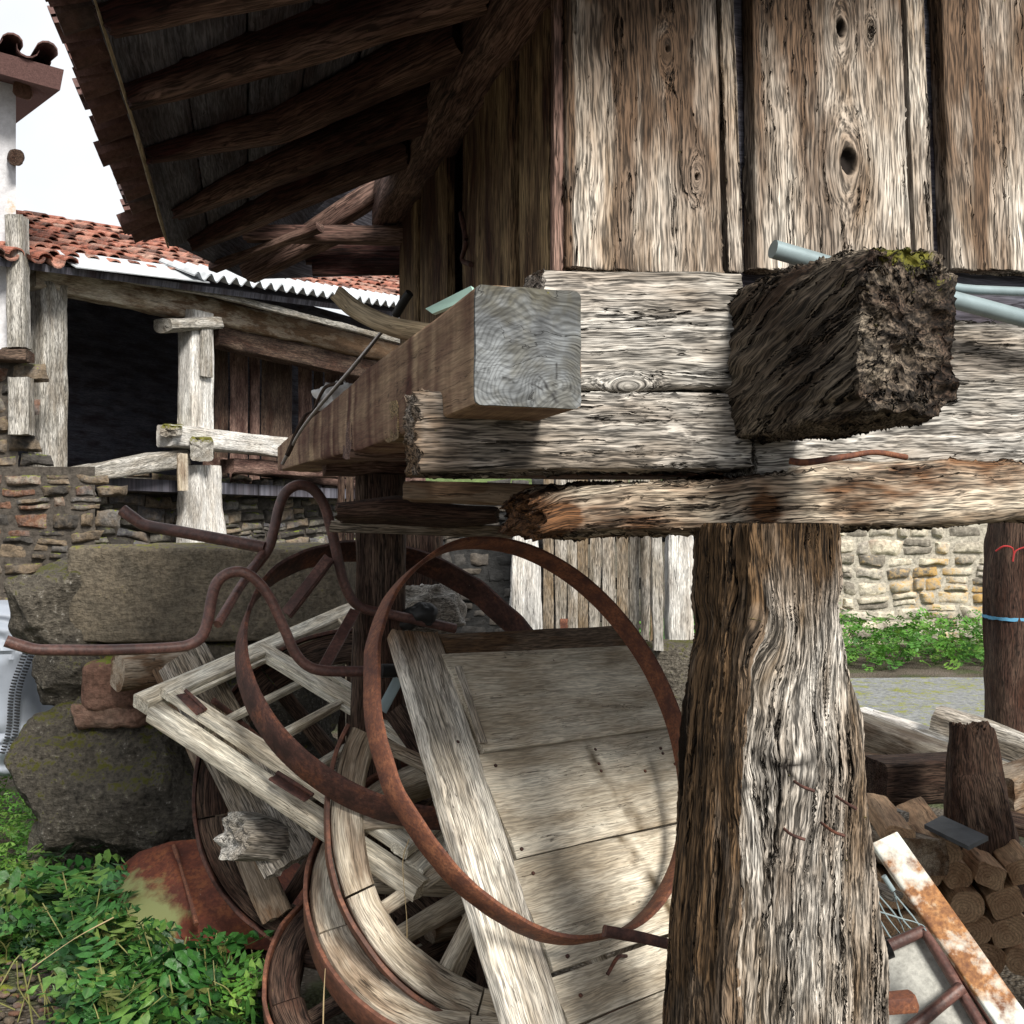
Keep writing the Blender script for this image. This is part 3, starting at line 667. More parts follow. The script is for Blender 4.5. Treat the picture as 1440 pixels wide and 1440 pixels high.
# far (hip) part
E2=P(347,393,3.6); E3=P(640,384,4.0); HT=P(560,262,3.4)
quad('hip_deck',[ev1,E2,P(500,240,3.5),P(430,180,2.9)],M['deck'],GR,.02)
quad('hip_deck',[E2,E3,P(700,120,3.6),P(430,210,3.4)],M['deck'],GR,.02)
timber('hip_rafter',[P(346,384,3.45),P(440,330,3.35),P(600,222,3.2)],.06,[.05,.06,.06],M['dark'],GR,ds=.03,n=28,rough=.006,seed=51)
timber('hip_purlin',[P(345,328,3.2),P(590,332,3.2)],.06,.05,M['dark'],GR,ds=.03,n=24,rough=.004,seed=52)
timber('jack_rafter',[P(300,376,3.30),P(450,320,3.12)],.04,.025,M['dark'],GR,ds=.03,n=24,rough=.004,seed=53)
timber('jack_rafter',[P(352,390,3.42),P(500,322,3.2)],.045,.035,M['dark'],GR,ds=.03,n=24,rough=.004,seed=54)
for i,(ya,yb,th) in enumerate([(349,350,.03),(362,363,.04),(377,378,.045)]):
    timber('eave_board',[P(420+i*10,ya+2,3.45),P(590,yb,3.5)],.03,th,M['dark'],GR,ds=.05,n=20,rough=.004,seed=55+i,fx=lambda al,A,B,g,L:{'fx':np.tile([0,0,.8],(len(al),1))})
# rafters
raf=[((150,40),(420,-15),(600,-60)),((183,150),(420,85),(690,5)),((214,228),(400,197),(660,78)),((248,310),(400,252),(622,168)),((276,352),(400,300),(582,228)),((110,-60),(300,-110),(560,-190))]
for i,(l,mm_,r) in enumerate(raf):
    hs=[.03,.062,.085]
    pts=[]
    for (px,py),h in zip((l,mm_,r),hs):
        pts.append(rp(px,py,.02+h)+RNn*h*.5)
    if i in(1,): hs=[.03,.07,.09]
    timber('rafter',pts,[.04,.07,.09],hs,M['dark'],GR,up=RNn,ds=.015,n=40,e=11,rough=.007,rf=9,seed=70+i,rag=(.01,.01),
      fx=lambda al,A,B,g,L:{'fx':np.stack([al*0,al*0,np.clip(.6+B*14,0,1)],1)})
timber('eave_lath',[ev0+evd*.5-RNn*.035,rp(182,165)-RNn*.035,rp(233,338,.02)-RNn*.02],.007,.010,M['stick'],GR,up=RNn,ds=.02,n=10,rough=.0015)
# roof tiles on the granary: rows follow the slope, overhanging the eave
mb=MB(); up_=nrm((ridge(-.45)-evN)); 
oe=-nrm(np.cross(evd,RNn)); 
if np.dot(oe,U)>0: oe=-oe
e_a=evN+oe*.0; e_b=ev1+oe*.012-evd*.02
rooftiles(mb,e_a+RNn*.0,e_b,ridge(-.5),ridge(hipb-.5),pitch=.12,rowl=.17,seed=77,lift=.006,amp=1.0,jit=.016)
mb.build('roof_tiles',M['tiled'],GR,False)
mb=MB(); rooftiles(mb,G(2.6,-.5,2.57),G(2.6,bf+.4,2.57),ridge(-.5),ridge(bf),pitch=.2,rowl=.25,seed=78,lift=.01); mb.build('roof_tiles',M['tile'],GR,False)
quad('roof_deck',[G(2.6,-.5,2.55),G(2.6,bf+.4,2.55),ridge(bf)-V3(0,0,.01),ridge(-.5)-V3(0,0,.01)],M['deck'],GR,.02)

# sill beam (front)
SO=.055
def fxsill(al,A,B,g,L):
    n=len(al); fx=np.zeros((n,3))
    fx[:,2]=np.clip(1-(al)/.10,0,1)*.9*(fbm(np.stack([al*30,A*30,B*30],1),3)*.5+.8)
    return {'fx':fx}
th=.12
def zspan(x0,y0,x1,y1,off): a=fp(x0,y0,off); return a
lo0=fp(588,606,SO);lo1=fp(1056,606,SO); hlo=(fp(700,548,SO)-fp(700,663,SO))[2]
V1=timber_data([lo0+W_*th/2+V3(0,0,.0),lo1+W_*th/2],th,hlo,ds=.0035,n=170,e=12,rough=.004,rf=8,seed=101,rag=(.008,.003),ragf=60,fx=fxsill,cap=8)
up0=fp(768,462,SO);up1=fp(1050,462,SO); hup=(fp(900,375,SO)-fp(900,547,SO))[2]
kk=[(np.linalg.norm(fp(862,538,SO)-up0),0.0,.03,.006)]
def fxup(al,A,B,g,L):
    n=len(al); ka=np.linalg.norm(fp(858,540,SO)-up0); kb=-hup/2+.005
    da=al-ka; db=B-kb; ex=np.exp(-(da/.05)**2-(db/.022)**2); dg=np.zeros((n,3)); dg[:,2]-=db*1.3*ex; dg[:,1]+=.04*ex
    disp=ex*.006
    return {'fx':np.zeros((n,3)),'gc':dg,'disp':disp}
V2=timber_data([up0+W_*th/2,up1+W_*th/2],th,hup,ds=.0035,n=190,e=12,rough=.004,rf=8,seed=102,rag=(.008,.003),ragf=60,fx=fxup,cap=8)
mb=MB(); mb.add(*V1); mb.add(*V2); mb.build('sill_beam',M['sill'],GR)
# right-hand sill, set slightly back
r0=fp(1058,560,.035); r1=fp(1700,548,.035)
timber('sill_beam',[r0+W_*.06,r1+W_*.06],.12,[.30,.27],M['sill'],GR,ds=.0045,n=190,e=14,rough=.005,seed=103,fx=fx_knots([(np.linalg.norm(fp(1418,640,.035)-r0),.0,.03,.006)]),cap=5)
# stop the top of that sill lower: planks stand on it
# transverse beam B with end grain towards the viewer
bn0=P(743,489,1.50); bn1=P(420,646,3.7)
BW=.163
timber('side_beam',[bn0+V3(0,.004,0),bn0+(bn1-bn0)*.35+V3(0,0,-.004),bn0+(bn1-bn0)*.7,bn1],[BW,BW,.155,.15],[.172,.168,.12,.088],M['beam'],GR,up=(0,0,1),ds=.01,n=120,e=26,rough=.0025,seed=104,rag=(.001,.003),cap=16,pith=(-.25,.42),
  fx=lambda al,A,B,g,L:{'fx':np.stack([np.clip(1-np.abs(B+.0+.004*np.sin(al*40))/.0018,0,1)*((al>.33)&(al<.75)),al*0,np.clip(np.where(al<.002,0,1)*.42+fbm(np.stack([al*26,B*1.5,A*1.5],1),4)*.9-np.clip((al-1.2)/.8,0,1)*.5,-.3,1)],1)})
def fxend(al,A,B,g,L):
    x=A-.04; y=B+.069; r=np.hypot(x,y); an=np.arctan2(y,x)+fbm(np.stack([r*30,al*0,al*0],1),2)*.25; dk=np.zeros(len(al))
    for a_,l_,w_ in ((1.45,.05,.0011),(2.3,.035,.0010),(.5,.03,.0009),(2.75,.12,.0009),(-1.5,.02,.0012)):
        dd_=np.abs(np.angle(np.exp(1j*(an-a_))))*r; dk=np.maximum(dk,np.clip(1.6-dd_/w_,0,1)*(r<l_))
    top_=np.clip((B-.045)/.03+fbm(np.stack([A*40,B*40,al*0],1),3)*1.2,0,1)
    return {'fx':np.stack([dk*.8,al*0,top_*.5],1)}
# grey end-grain face as own thin cap (weathered sawn face)
bd_=nrm(bn1-bn0)
timber('beam_end',[bn0-bd_*.0035,bn0+bd_*.003],BW+.001,.173,M['beamend'],GR,up=(0,0,1),ds=.002,n=96,e=24,rough=.0012,rag=(.002,0),ragf=30,cap=30,seed=105,pith=(-.25,.40),fx=fxend)
# rotten beam end
rb1=P(1275,470,1.43); rb0=rb1+W_*.62+V3(0,0,.0)
rb0=V3(rb0[0]+.022,rb0[1],P(1100,505,1.79)[2])
def fxrot(al,A,B,g,L):
    n=len(al); near=np.clip((al-(L-.28))/.28,0,1)
    ridg=1-np.abs(fbm(np.stack([al*9+B*14,A*26,B*22-al*10],1),4))*3.2
    disp=ridg*.005*(.4+near*.6)+fbm(np.stack([al*10,A*10,B*10],1),3)*.011*near - near**2*.015*(np.abs(B)>.09)
    top=np.clip((B+.01)*12,0,1)*np.clip((al-(L-.10))/.05,0,1)*np.clip(1.5-np.abs(A+.0)/.06,0,1)
    mo=top*np.clip(.62+fbm(np.stack([al*14,A*14,B*14],1),3)*1.6,0,1)
    dg=np.zeros((n,3)); dg[:,2]=-al*.45
    spl=1-np.abs(fbm(np.stack([A*16+B*7,B*44-A*20,al*4],1),3))*7; endm=(al>L-.012); dkr=np.clip(spl,0,1)*endm*.9
    dg[:,0]+=endm*(B*1.6+A*.5)
    return {'fx':np.stack([dkr,mo*1.0,near*.1],1),'disp':disp,'gc':dg}
timber('rotten_beam',[rb0,rb0+(rb1-rb0)*.6,rb1],[.150,.158,.155],[.255,.262,.25],M['rotten'],GR,ds=.004,n=220,e=7,rough=.008,rf=14,seed=106,rag=(.0,.010),ragf=30,cap=36,fx=fxrot)
# base board / capital log lying on the pillar
bl=[(768,730,.060),(800,720,.078),(900,714,.088),(1000,714,.092),(1060,708,.100),(1150,704,.112),(1250,700,.12),(1350,692,.12),(1440,690,.115),(1650,690,.12),(1900,700,.12)]
pts=[];hs=[]
for x,y,h in bl:
    p=fp(x,y,.075); pts.append(p+W_*.12); hs.append(h)
def fxb(al,A,B,g,L):
    k=np.clip(1-al/.07,0,1); m_=np.clip(1-np.abs(al-.40)/.10,0,1)
    return {'fx':np.stack([al*0,al*0,np.clip(k*1.2+m_*.9*(fbm(np.stack([al*20,A*20,B*20],1),3)+.6),0,1)],1),'disp':-np.clip((np.abs(B)-.02)*.0,0,1)+fbm(np.stack([al*9,A*12,B*12],1),3)*.010}
timber('base_log',pts,.24,hs,M['base'],GR,ds=.0045,n=200,e=7,rough=.008,rf=9,seed=107,rag=(.018,.01),ragf=50,fx=fxb,cap=10)
# floor boards and joists under the house (close the dark space)
mb=MB()
for i in range(10):
    V_,f_,g_,x_=timber_data([G(.02+i*.27+.12,.02,1.755),G(.02+i*.27+.12,bf,1.755)],.26,.03,ds=.08,n=20,seed=300+i); mb.add(V_,f_,g_,x_)
mb.build('floor_boards',M['dark'],GR)
timber('floor_joist',[G(-.25,.30,1.70),G(2.3,.30,1.70)],.12,.07,M['wallside'],GR,ds=.04,n=28,rough=.006,seed=310)
timber('floor_joist',[P(575,690,2.35),P(700,694,2.3),P(830,700,2.25)],.09,.05,M['fell'],GR,ds=.03,n=28,rough=.005,seed=311,fx=lambda al,A,B,g,L:{'fx':np.tile([0,0,.8],(len(al),1))})
timber('cross_log',[P(478,722,2.9),P(560,718,2.9),P(640,724,2.9),P(698,724,2.9)],.14,[.05,.075,.07,.05],M['dkpost'],GR,ds=.02,n=36,e=3,rough=.008,seed=312,rag=(.01,.01))
timber('cross_log',[P(470,740,3.0),P(720,748,3.0)],.16,.03,M['grey'],GR,ds=.04,n=24,e=8,rough=.004,seed=313,fx=lambda al,A,B,g,L:{'fx':np.tile([0,0,.7],(len(al),1))})
timber('floor_joist',[G(-.25,bf,1.72),G(2.3,bf,1.72)],.14,.12,M['dark'],GR,ds=.05,n=28,rough=.006,seed=314)
timber('floor_joist',[G(-.28,.75,1.70),G(2.3,.75,1.70)],.12,.08,M['dark'],GR,ds=.05,n=28,rough=.006,seed=315)

# ---- pillar (front corner post)
prof=[ # py, left, edge, right
 (735,983,1056,1182),(760,980,1056,1184),(800,979,1058,1186),(825,977,1060,1189),(850,976,1060,1182),(880,984,1056,1184),(900,982,1052,1187),(940,972,1046,1190),(980,967,1042,1198),(1020,964,1040,1207),(1080,962,1040,1213),(1140,958,1038,1218),(1200,953,1036,1223),(1260,948,1034,1230),(1330,944,1030,1237),(1400,942,1027,1245),(1440,940,1026,1250),(1600,932,1022,1262),(1850,925,1016,1280)]
YF=1.60
pr=np.array(prof,float); zz=CZ-(pr[:,0]-HZ)/F*1.66
Z=np.arange(.02,1.505,.0034)
def ip(c): return np.interp(-Z,-zz,pr[:,c])
xl,xe,xrr=ip(1),ip(2),ip(3)
n=330; rows=len(Z); Vp=np.zeros((rows,n,3)); gc=np.zeros((rows,n,3)); fx=np.zeros((rows,n,3))
for i in range(rows):
    w_=1
    Lp=V3((xl[i]-720)/F*1.76,1.76,0);E=V3((xe[i]-720)/F*YF,YF,0);R=V3((xrr[i]-720)/F*1.70,1.70,0)
    R2=R+V3(-.03,.13,0); L2=Lp+V3(.03,.09,0)
    m1=(E+R)/2+V3(.0,-.022,0); m0=(Lp+E)/2+V3(-.006,-.006,0)
    ctrl=np.array([Lp,m0,E,E*.55+R*.45+V3(0,-.014,0),E*.2+R*.8+V3(.004,-.008,0),R,R2,L2])
    nc=len(ctrl); loop=np.vstack([ctrl,ctrl[:1]]); d=np.append(0,np.cumsum(np.linalg.norm(np.diff(loop,axis=0),axis=1)))
    if i==0: 
        K=np.concatenate([np.linspace(0,5.05,int(n*.86),endpoint=False),np.linspace(5.05,8,n-int(n*.86),endpoint=False)])
    j=np.minimum(K.astype(int),nc-1); f=K-j; 
    pp=loop[j]*(1-f)[:,None]+loop[j+1]*f[:,None]
    Vp[i]=pp; Vp[i,:,2]=Z[i]
    dd=d[j]*(1-f)+d[j+1]*f
    gc[i,:,0]=Z[i]; gc[i,:,1]=dd; gc[i,:,2]=.12
# light smoothing around
for _ in range(7): Vp[:,:,:2]=(np.roll(Vp,1,1)+2*Vp+np.roll(Vp,-1,1))[:,:,:2]/4
for _ in range(3): Vp[1:-1,:,:2]=(Vp[:-2]+2*Vp[1:-1]+Vp[2:])[:,:,:2]/4
tn=np.roll(Vp,-1,1)-np.roll(Vp,1,1); nn=np.stack([tn[:,:,1],-tn[:,:,0],np.zeros_like(tn[:,:,0])],-1); nn/=np.linalg.norm(nn,axis=2)[:,:,None]
cen=Vp.mean(1)[:,None]; sgn=np.sign((nn*(Vp-cen)).sum(2).mean()); nn*=sgn
gf=gc.reshape(-1,3); Pf=Vp.reshape(-1,3); pxs=720+Pf[:,0]/Pf[:,1]*F; pys=HZ-(Pf[:,2]-CZ)/Pf[:,1]*F
dsp=fbm(gf*V3(3.5,20,10)+5,4)*.010+fbm(gf*V3(3.0,90,1)+9,4)*.007
# swirling knot near (1095,1078) and upper one near (1075,900)
fxf=np.zeros((len(gf),3)); g2=gf.copy(); front=Pf[:,1]<1.72
for (kx,ky,s,hole) in ((1100,1078,60,8),(1092,925,45,0),(1060,890,30,0)):
    da=(pys-ky); db=(pxs-kx); ex=np.exp(-(da/(s*1.5))**2-(db/s)**2)*front
    db_m=db/F*1.62
    g2[:,1]-=db_m*.55*ex
    if hole:
        an=np.arctan2(da,db); r=np.hypot(da,db)
        ray_=np.clip(1-np.abs(np.sin(an*2.5+.7+fbm(gf*V3(12,12,1),2)*2.))*(.12*r+2)/6,0,1)*np.clip(1-r/(s*1.15),0,1)*(r>4); fxf[:,0]=np.maximum(fxf[:,0],np.clip(ray_*1.3,0,1)*front); dsp+=ex*.005-ray_*.0025*front+fbm(gf*V3(40,40,1)+3,3)*.006*ex
        h=np.clip(1.3-r/hole,0,1); fxf[:,0]=np.maximum(fxf[:,0],h*front); dsp-=.006*h
    else: dsp+=ex*.003
# jagged adze edge along the front arris, brown on the left face
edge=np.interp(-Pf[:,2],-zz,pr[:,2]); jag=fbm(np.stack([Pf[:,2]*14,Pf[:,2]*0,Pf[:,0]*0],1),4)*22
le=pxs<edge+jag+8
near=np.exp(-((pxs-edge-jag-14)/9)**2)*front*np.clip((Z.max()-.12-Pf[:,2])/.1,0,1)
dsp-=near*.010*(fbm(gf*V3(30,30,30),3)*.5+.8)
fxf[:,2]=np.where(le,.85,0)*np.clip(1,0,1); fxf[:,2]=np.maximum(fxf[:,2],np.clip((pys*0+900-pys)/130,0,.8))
Pf=Pf+nn.reshape(-1,3)*dsp[:,None]
idx=np.arange(rows*n).reshape(rows,n); a=idx[:-1];bq=idx[1:]
q=np.stack([a,np.roll(a,-1,1),np.roll(bq,-1,1),bq],-1).reshape(-1,4)
cv=np.vstack([Pf,[Pf[:n].mean(0)],[Pf[-n:].mean(0)]]); fl=q.tolist()
for j in range(n): fl.append([rows*n,int(idx[0,(j+1)%n]),int(idx[0,j])]); fl.append([rows*n+1,int(idx[-1,j]),int(idx[-1,(j+1)%n])])
g2=np.vstack([g2,g2[:1],g2[-1:]]); fxf=np.vstack([fxf,fxf[:1],fxf[-1:]])
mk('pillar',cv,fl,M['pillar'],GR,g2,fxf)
for (x,y,dx) in ((1125,1107,18),(1110,1175,20),(1168,1170,18),(1190,1132,12)):
    a=P(x,y,1.585); tube('nail',[a+V3(0,.05,0),a+V3(.004,.005,0),a+V3(dx/F*1.6,-.008,-.004)],.0022,M['rust'],GR,n=8,ds=.008)
# base stone + the other pillars of the granary
def rock_data(c,s,e=4,rough=.04,f=3,seed=0,nu=56,nv=36,rot=0.,facets=0):
    th=np.linspace(0,2*np.pi,nu,endpoint=False); ph=np.linspace(-np.pi/2,np.pi/2,nv)
    T_,Ph=np.meshgrid(th,ph); sg=lambda v,p:np.sign(v)*np.abs(v)**p
    k=2/e; X=sg(np.cos(Ph),k)*sg(np.cos(T_),k); Y=sg(np.cos(Ph),k)*sg(np.sin(T_),k); Zz=sg(np.sin(Ph),k)
    D=np.stack([X,Y,Zz],-1).reshape(-1,3); s=V3(*s)/2
    p=D*s
    rf_=np.random.default_rng(seed+77)
    for _ in range(facets):
        nk=nrm(rf_.normal(size=3)*V3(1,1.2,1)); sup=np.abs(nk*s).sum(); dk=sup*rf_.uniform(.50,.68)
        p=p-np.outer(np.maximum(0,p@nk-dk),nk)*.92
    off=np.random.default_rng(seed).uniform(-40,40,3)
    d=fbm(p*f+off,5,.55); rg=1-np.abs(fbm(p*f*1.7+off+9,4))*2
    p=p+nrmrow(D)*(d*rough*1.6+rg*rough*.5)[:,None]
    c_,s_=np.cos(rot),np.sin(rot); p=np.stack([p[:,0]*c_-p[:,1]*s_,p[:,0]*s_+p[:,1]*c_,p[:,2]],1)
    idx=np.arange(nu*nv).reshape(nv,nu); a=idx[:-1];b_=idx[1:]
    q=np.stack([a,np.roll(a,-1,1),np.roll(b_,-1,1),b_],-1).reshape(-1,4)
    return p+V3(*c),q
def nrmrow(D): return D/(np.linalg.norm(D,axis=1)[:,None]+1e-9)
def rock(name,c,s,mat,parent=None,tone=.5,**k):
    V_,q=rock_data(c,s,**k); return mk(name,V_,q,mat,parent,V_,np.tile([tone,.5,0],(len(V_),1)))
for (a,bb,pw) in ((1.60,.12,.30),(-.08,bf-.0,.15),(2.62,bf-.15,.30)):  # first one is out of frame, set closer in to shade the firewood
    p=G(a,bb,0); timber('pillar',[V3(p[0],p[1],.02),V3(p[0],p[1],1.66)],[pw*1.15,pw*.9],[pw*1.15,pw*.9],M['dkpost'],GR,up=(0,1,0),ds=.03,n=48,e=5,rough=.012,seed=int(a*10+bb*7))

mb=MB()
for i in range(8):
    V_,f_,g_,x_=timber_data([G(1.22+i*.115,.16+.01*(i%2),.02),G(1.22+i*.115,.16+.01*(i%2),1.45-.05*(i%3))],.108,.022,up=W_,ds=.08,n=16,seed=1200+i); mb.add(V_,f_,g_,x_)
mb.build('added_shade_boards',M['grey'],GR)  # unseen boards, added to keep the sun off the firewood
# ================================================================= things on the granary
single(tube('metal_pipe',[fp(1087,350,.10),fp(1260,400,.10),fp(1440,448,.10),fp(1650,505,.10)],.0155,M['galv'],n=24,sm=0,ds=.03,rough=.0002),'thick grey plastic pipe lying on the sill behind the rotten beam end','pipe')
single(tube('metal_pipe',[fp(1230,384,.085),fp(1360,407,.085),fp(1460,411,.085),fp(1650,420,.085)],.0085,M['galv'],n=16,sm=0,ds=.03,rough=.0002),'thin grey pipe just above the thick pipe on the right','pipe')
single(tube('iron_rod',[fp(1110,648,.13),fp(1135,650,.14),fp(1190,642,.14),fp(1230,636,.14),fp(1275,643,.14)],.0055,M['redp'] if False else M['rusto'],ds=.01),'short bent rusty rod under the mossy rotten beam','rod')
# bent stick
single(timber('bent_stick',[P(473,412,2.15),P(500,435,2.15),P(545,457,2.13),P(590,468,2.12),P(640,476,2.1)],[.036,.040,.042,.046,.05],[.036,.040,.042,.046,.05],M['stick'],ds=.008,n=28,e=2.3,rough=.002,seed=5,sm=1,cap=5),'curved pale wooden tool handle lying on the brown beam','handle')
# wire rod with dark grip
WR=thing('long_rod','thin pale rod with dark grip leaning against the beam','rod',P(396,655,2.9))
tube('rod_shaft',[P(397,652,3.0),P(430,595,2.85),P(500,512,2.6),P(556,443,2.35)],.005,M['steel'],WR,n=8,ds=.02)
tube('grip',[P(556,443,2.35),P(570,420,2.32),P(576,412,2.31)],.010,M['black'],WR,n=12,ds=.01,seed=3)
single(tube('twig',[P(403,640,2.95),P(425,590,2.9),P(440,575,2.9),P(455,545,2.8),P(480,538,2.75)],.006,M['dkpost'],n=8,ds=.01,rough=.003),'dark twig beside the thin rod at the beam edge','twig')
V_,q=rock_data(P(476,556,2.9),(.10,.06,.05),e=2.2,rough=.03,f=18,seed=9); single(mk('rag',V_,q,M['ragw'],None,V_,np.zeros((len(V_),3))),'small crumpled white rag caught behind the brown beam','rag')
g0=[P(598,434,1.95),P(608,441,1.9),P(668,417,1.75),P(662,402,1.78)]
single(quad('glass_sheet',g0,M['glass'],None,.006),'pale green broken glass pane lying on the brown beam','glass')

# ================================================================= mid background under the granary
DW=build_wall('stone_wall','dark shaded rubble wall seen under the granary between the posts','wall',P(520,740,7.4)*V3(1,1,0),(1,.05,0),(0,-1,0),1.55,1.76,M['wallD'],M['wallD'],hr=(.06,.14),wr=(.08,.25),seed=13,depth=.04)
single(timber('wooden_post',[P(592,1020,4.7)*V3(1,1,0),P(590,735,4.7),P(588,690,4.7)],.2,.15,M['dkpost'],up=(0,1,0),ds=.03,n=30,rough=.01,seed=403),'dark split wooden post right of the narrow brown one','post')
mb=MB()
for i in range(4):
    x=480+i*13; V_,f_,g_,x_=timber_data([P(x,740,4.9)*V3(1,1,0)+V3(0,0,.05),P(x,670,4.9)],.036,.02,up=(0,1,0),ds=.1,n=14,seed=410+i); mb.add(V_,f_,g_,x_)
o=mb.build('plank_screen',M['dkpost']); single(o,'dark upright boards beside the narrow brown post','planks')
single(timber('white_post',[P(739,900,6.5)*V3(1,1,0),P(739,890,6.5),P(739,800,6.5),P(736,715,6.5),P(735,690,6.5)],[.215,.20,.185,.15,.15],.16,M['white'],up=(0,1,0),ds=.015,n=44,rough=.014,rf=7,seed=404),'bleached white timber post under the granary, left of the board gate','post')
PG=thing('plank_gate','grey upright board gate seen under the granary','gate',P(848,740,6.8)*V3(1,1,0)+V3(0,0,.7))
xg=[764,780,797,812,828,846,866,884,900,914,930]
for i in range(len(xg)-1):
    x=(xg[i]+xg[i+1])/2; ww=(xg[i+1]-xg[i]-1.3)/F*6.8
    a=P(x,740,6.8); timber('board',[V3(a[0],a[1]+random.uniform(-.01,.01),.74),V3(a[0],a[1],2.2)],ww,.025,M['grey'],PG,up=(0,1,0),ds=.05,n=18,rough=.005,seed=420+i,rag=(.01,.01),fx=lambda al,A,B,g,L,i=i:{'fx':np.tile([0,0,.25+.4*(i%3==0)],(len(al),1))})
timber('rail',[P(764,820,6.9),P(930,820,6.9)],.04,.08,M['grey'],PG,ds=.05,n=16)
single(timber('wooden_post',[P(926,900,6.6)*V3(1,1,0)+V3(0,0,.7),P(925,740,6.6),P(922,690,6.6)],.075,.08,M['grey'],up=(0,1,0),ds=.03,n=24,rough=.012,seed=431),'thin crooked grey post at the right edge of the board gate','post')
single(timber('white_post',[P(957,900,7.2)*V3(1,1,0),P(957,740,7.2),P(955,690,7.2)],[.20,.18,.18],.16,M['white'],up=(0,1,0),ds=.02,n=36,rough=.012,seed=432),'pale round post between the gate and the front pillar','post')
single(rock('stone_ledge',P(848,920,6.9)*V3(1,1,0)+V3(.05,0,.34),(1.5,.5,.74),M['rock'],None,.7,e=9,rough=.03,seed=20),'low mossy stone ledge carrying the board gate','ledge')
single(box('metal_box',P(793,880,6.6),(.045,.04,.09),M['rusto'],n=20,e=8,rough=.002),'small orange metal box at the foot of the board gate','box')
# dark post at right edge
RPx=thing('dark_post','dark rough oak post with blue strap at the right edge','post',P(1440,740,6.4)*V3(1,1,0))
timber('post_shaft',[P(1440,740,6.4)*V3(1,1,0),P(1440,900,6.4),P(1437,735,6.4),P(1436,690,6.4)],[.42,.40,.37,.37],.34,M['dkpost'],RPx,up=(0,1,0),ds=.02,n=60,rough=.02,rf=6,e=4,seed=433,fx=lambda al,A,B,g,L:{'fx':np.tile([0,0,.3],(len(al),1))})
c=P(1438,868,6.4); timber('strap',[c+V3(-.0,0,-.009),c+V3(0,0,.009)],.425,.36,M['blue'],RPx,up=(0,1,0),ds=.004,n=60,e=4,rough=.0)
tube('string',[P(1400,775,6.15),P(1412,768,6.12),P(1425,772,6.12),P(1424,790,6.12),P(1428,775,6.12),P(1445,768,6.12)],.005,M['redp'],RPx,n=6,ds=.02)

# ================================================================= foreground left stones
YB=4.35
stones=[
 ('stone_block',(312,828),(1.10,.55,.37),'slab',24,.026,'large flat brown stone block on top of the left wall end',.5,.03),
 ('stone_block',(108,845),(.38,.60,.42),'rock',4,.05,'craggy mossy stone at the left end of the brown block',.6,.1),
 ('stone_block',(330,912),(1.02,.5,.10),'slab',6,.02,'thin greenish slab beneath the large brown block',.35,.02),
 ('stone_block',(118,935),(.36,.5,.26),'rock',4,.04,'dark mossy stone between the brown block and the round boulder',.35,.0),
 ('stone_block',(225,955),(.50,.5,.22),'rockr',6,.03,'small reddish stone right of the dark mossy stone',.4,.1),
 ('boulder',(166,1102),(.72,.62,.72),'rock',3.4,.05,'big round dark mossy boulder below the stone block',.45,.2),
 ('stone_block',(165,1003),(.40,.42,.10),'rockr',4,.025,'flat reddish stone lying on top of the big boulder',.7,.1),
 ('stone_block',(105,1185),(.24,.40,.30),'rock',3,.04,'small mossy stone under the left of the boulder',.75,.3),
 ('stone_block',(215,1225),(.50,.45,.28),'rock',4,.04,'dark stone under the boulder above the rusty panel',.5,.1),
 ('stone_block',(380,990),(.62,.5,.34),'rock',4,.04,'dark stone behind the broken window frame',.2,.1),
 ('stone_block',(390,1110),(.65,.5,.45),'rock',4,.04,'dark stone low behind the cart wheels',.2,.4),
]
for i,(nm,(x,y),s,mt,e,ro,lab,tone,rot) in enumerate(stones):
    YY=YB+ (.12 if mt=='slab' else 0)+(.15 if x>350 else 0)
    if lab.startswith('big round'): YY=YB-.05
    if 'on top of the big boulder' in lab: YY=YB-.12
    nu,nv=(150,100) if s[0]>.6 else (90,60)
    single(rock(nm,P(x,y,YY),s,M[mt],None,tone,e=e,rough=ro,f=3.5,seed=500+i,rot=rot*.4,nu=nu,nv=nv,facets=(0 if e>5 else 16)),lab,'stone')
single(timber('split_log',[P(165,945,4.0),P(240,940,4.15),P(330,935,4.4)],[.13,.12,.1],[.13,.12,.1],M['fell'],ds=.02,n=40,e=3.2,rough=.012,seed=520,fx=lambda al,A,B,g,L:{'fx':np.tile([0,0,.5],(len(al),1))}),'short grey split log wedged above the boulder','log')
single(timber('weathered_log',[P(325,1175,3.0),P(400,1180,3.15),P(560,1165,3.5)],[.14,.13,.11],[.13,.12,.1],M['grey'],ds=.012,n=60,e=3,rough=.014,rf=14,seed=521,cap=8,rag=(.02,.01)),'thick weathered grey log end under the window frame','log')

# tarp sack at far left
nu,nv=120,80
V_,q=rock_data(P(-22,965,4.9),(.66,.5,.80),e=5,rough=.012,f=3,seed=530,nu=nu,nv=nv)
wr=np.sin(V_[:,2]*75+fbm(V_*5,3)*7)*.018*(fbm(V_*4+7,2)*.5+.7); V_[:,1]-=wr; V_[:,0]+=wr*.3
TB=thing('woven_sack','white woven plastic sack with a black stitched seam at far left','sack',P(-20,1102,4.9))
mk('sack_body',V_,q,M['tarp'],TB,V_,np.zeros((len(V_),3)))
mbs=MB()
for k in range(46):
    t=k/45; x=48-t*42+4*math.sin(t*9); y=868+t*190
    for dx in (-5,5):
        V_,f_,g_,x_=timber_data([P(x+dx-3,y,4.62),P(x+dx+3,y+1,4.60)],.006,.006,ds=.01,n=6,cap=1); mbs.add(V_,f_,g_,x_)
mbs.build('seam',M['black'],TB)

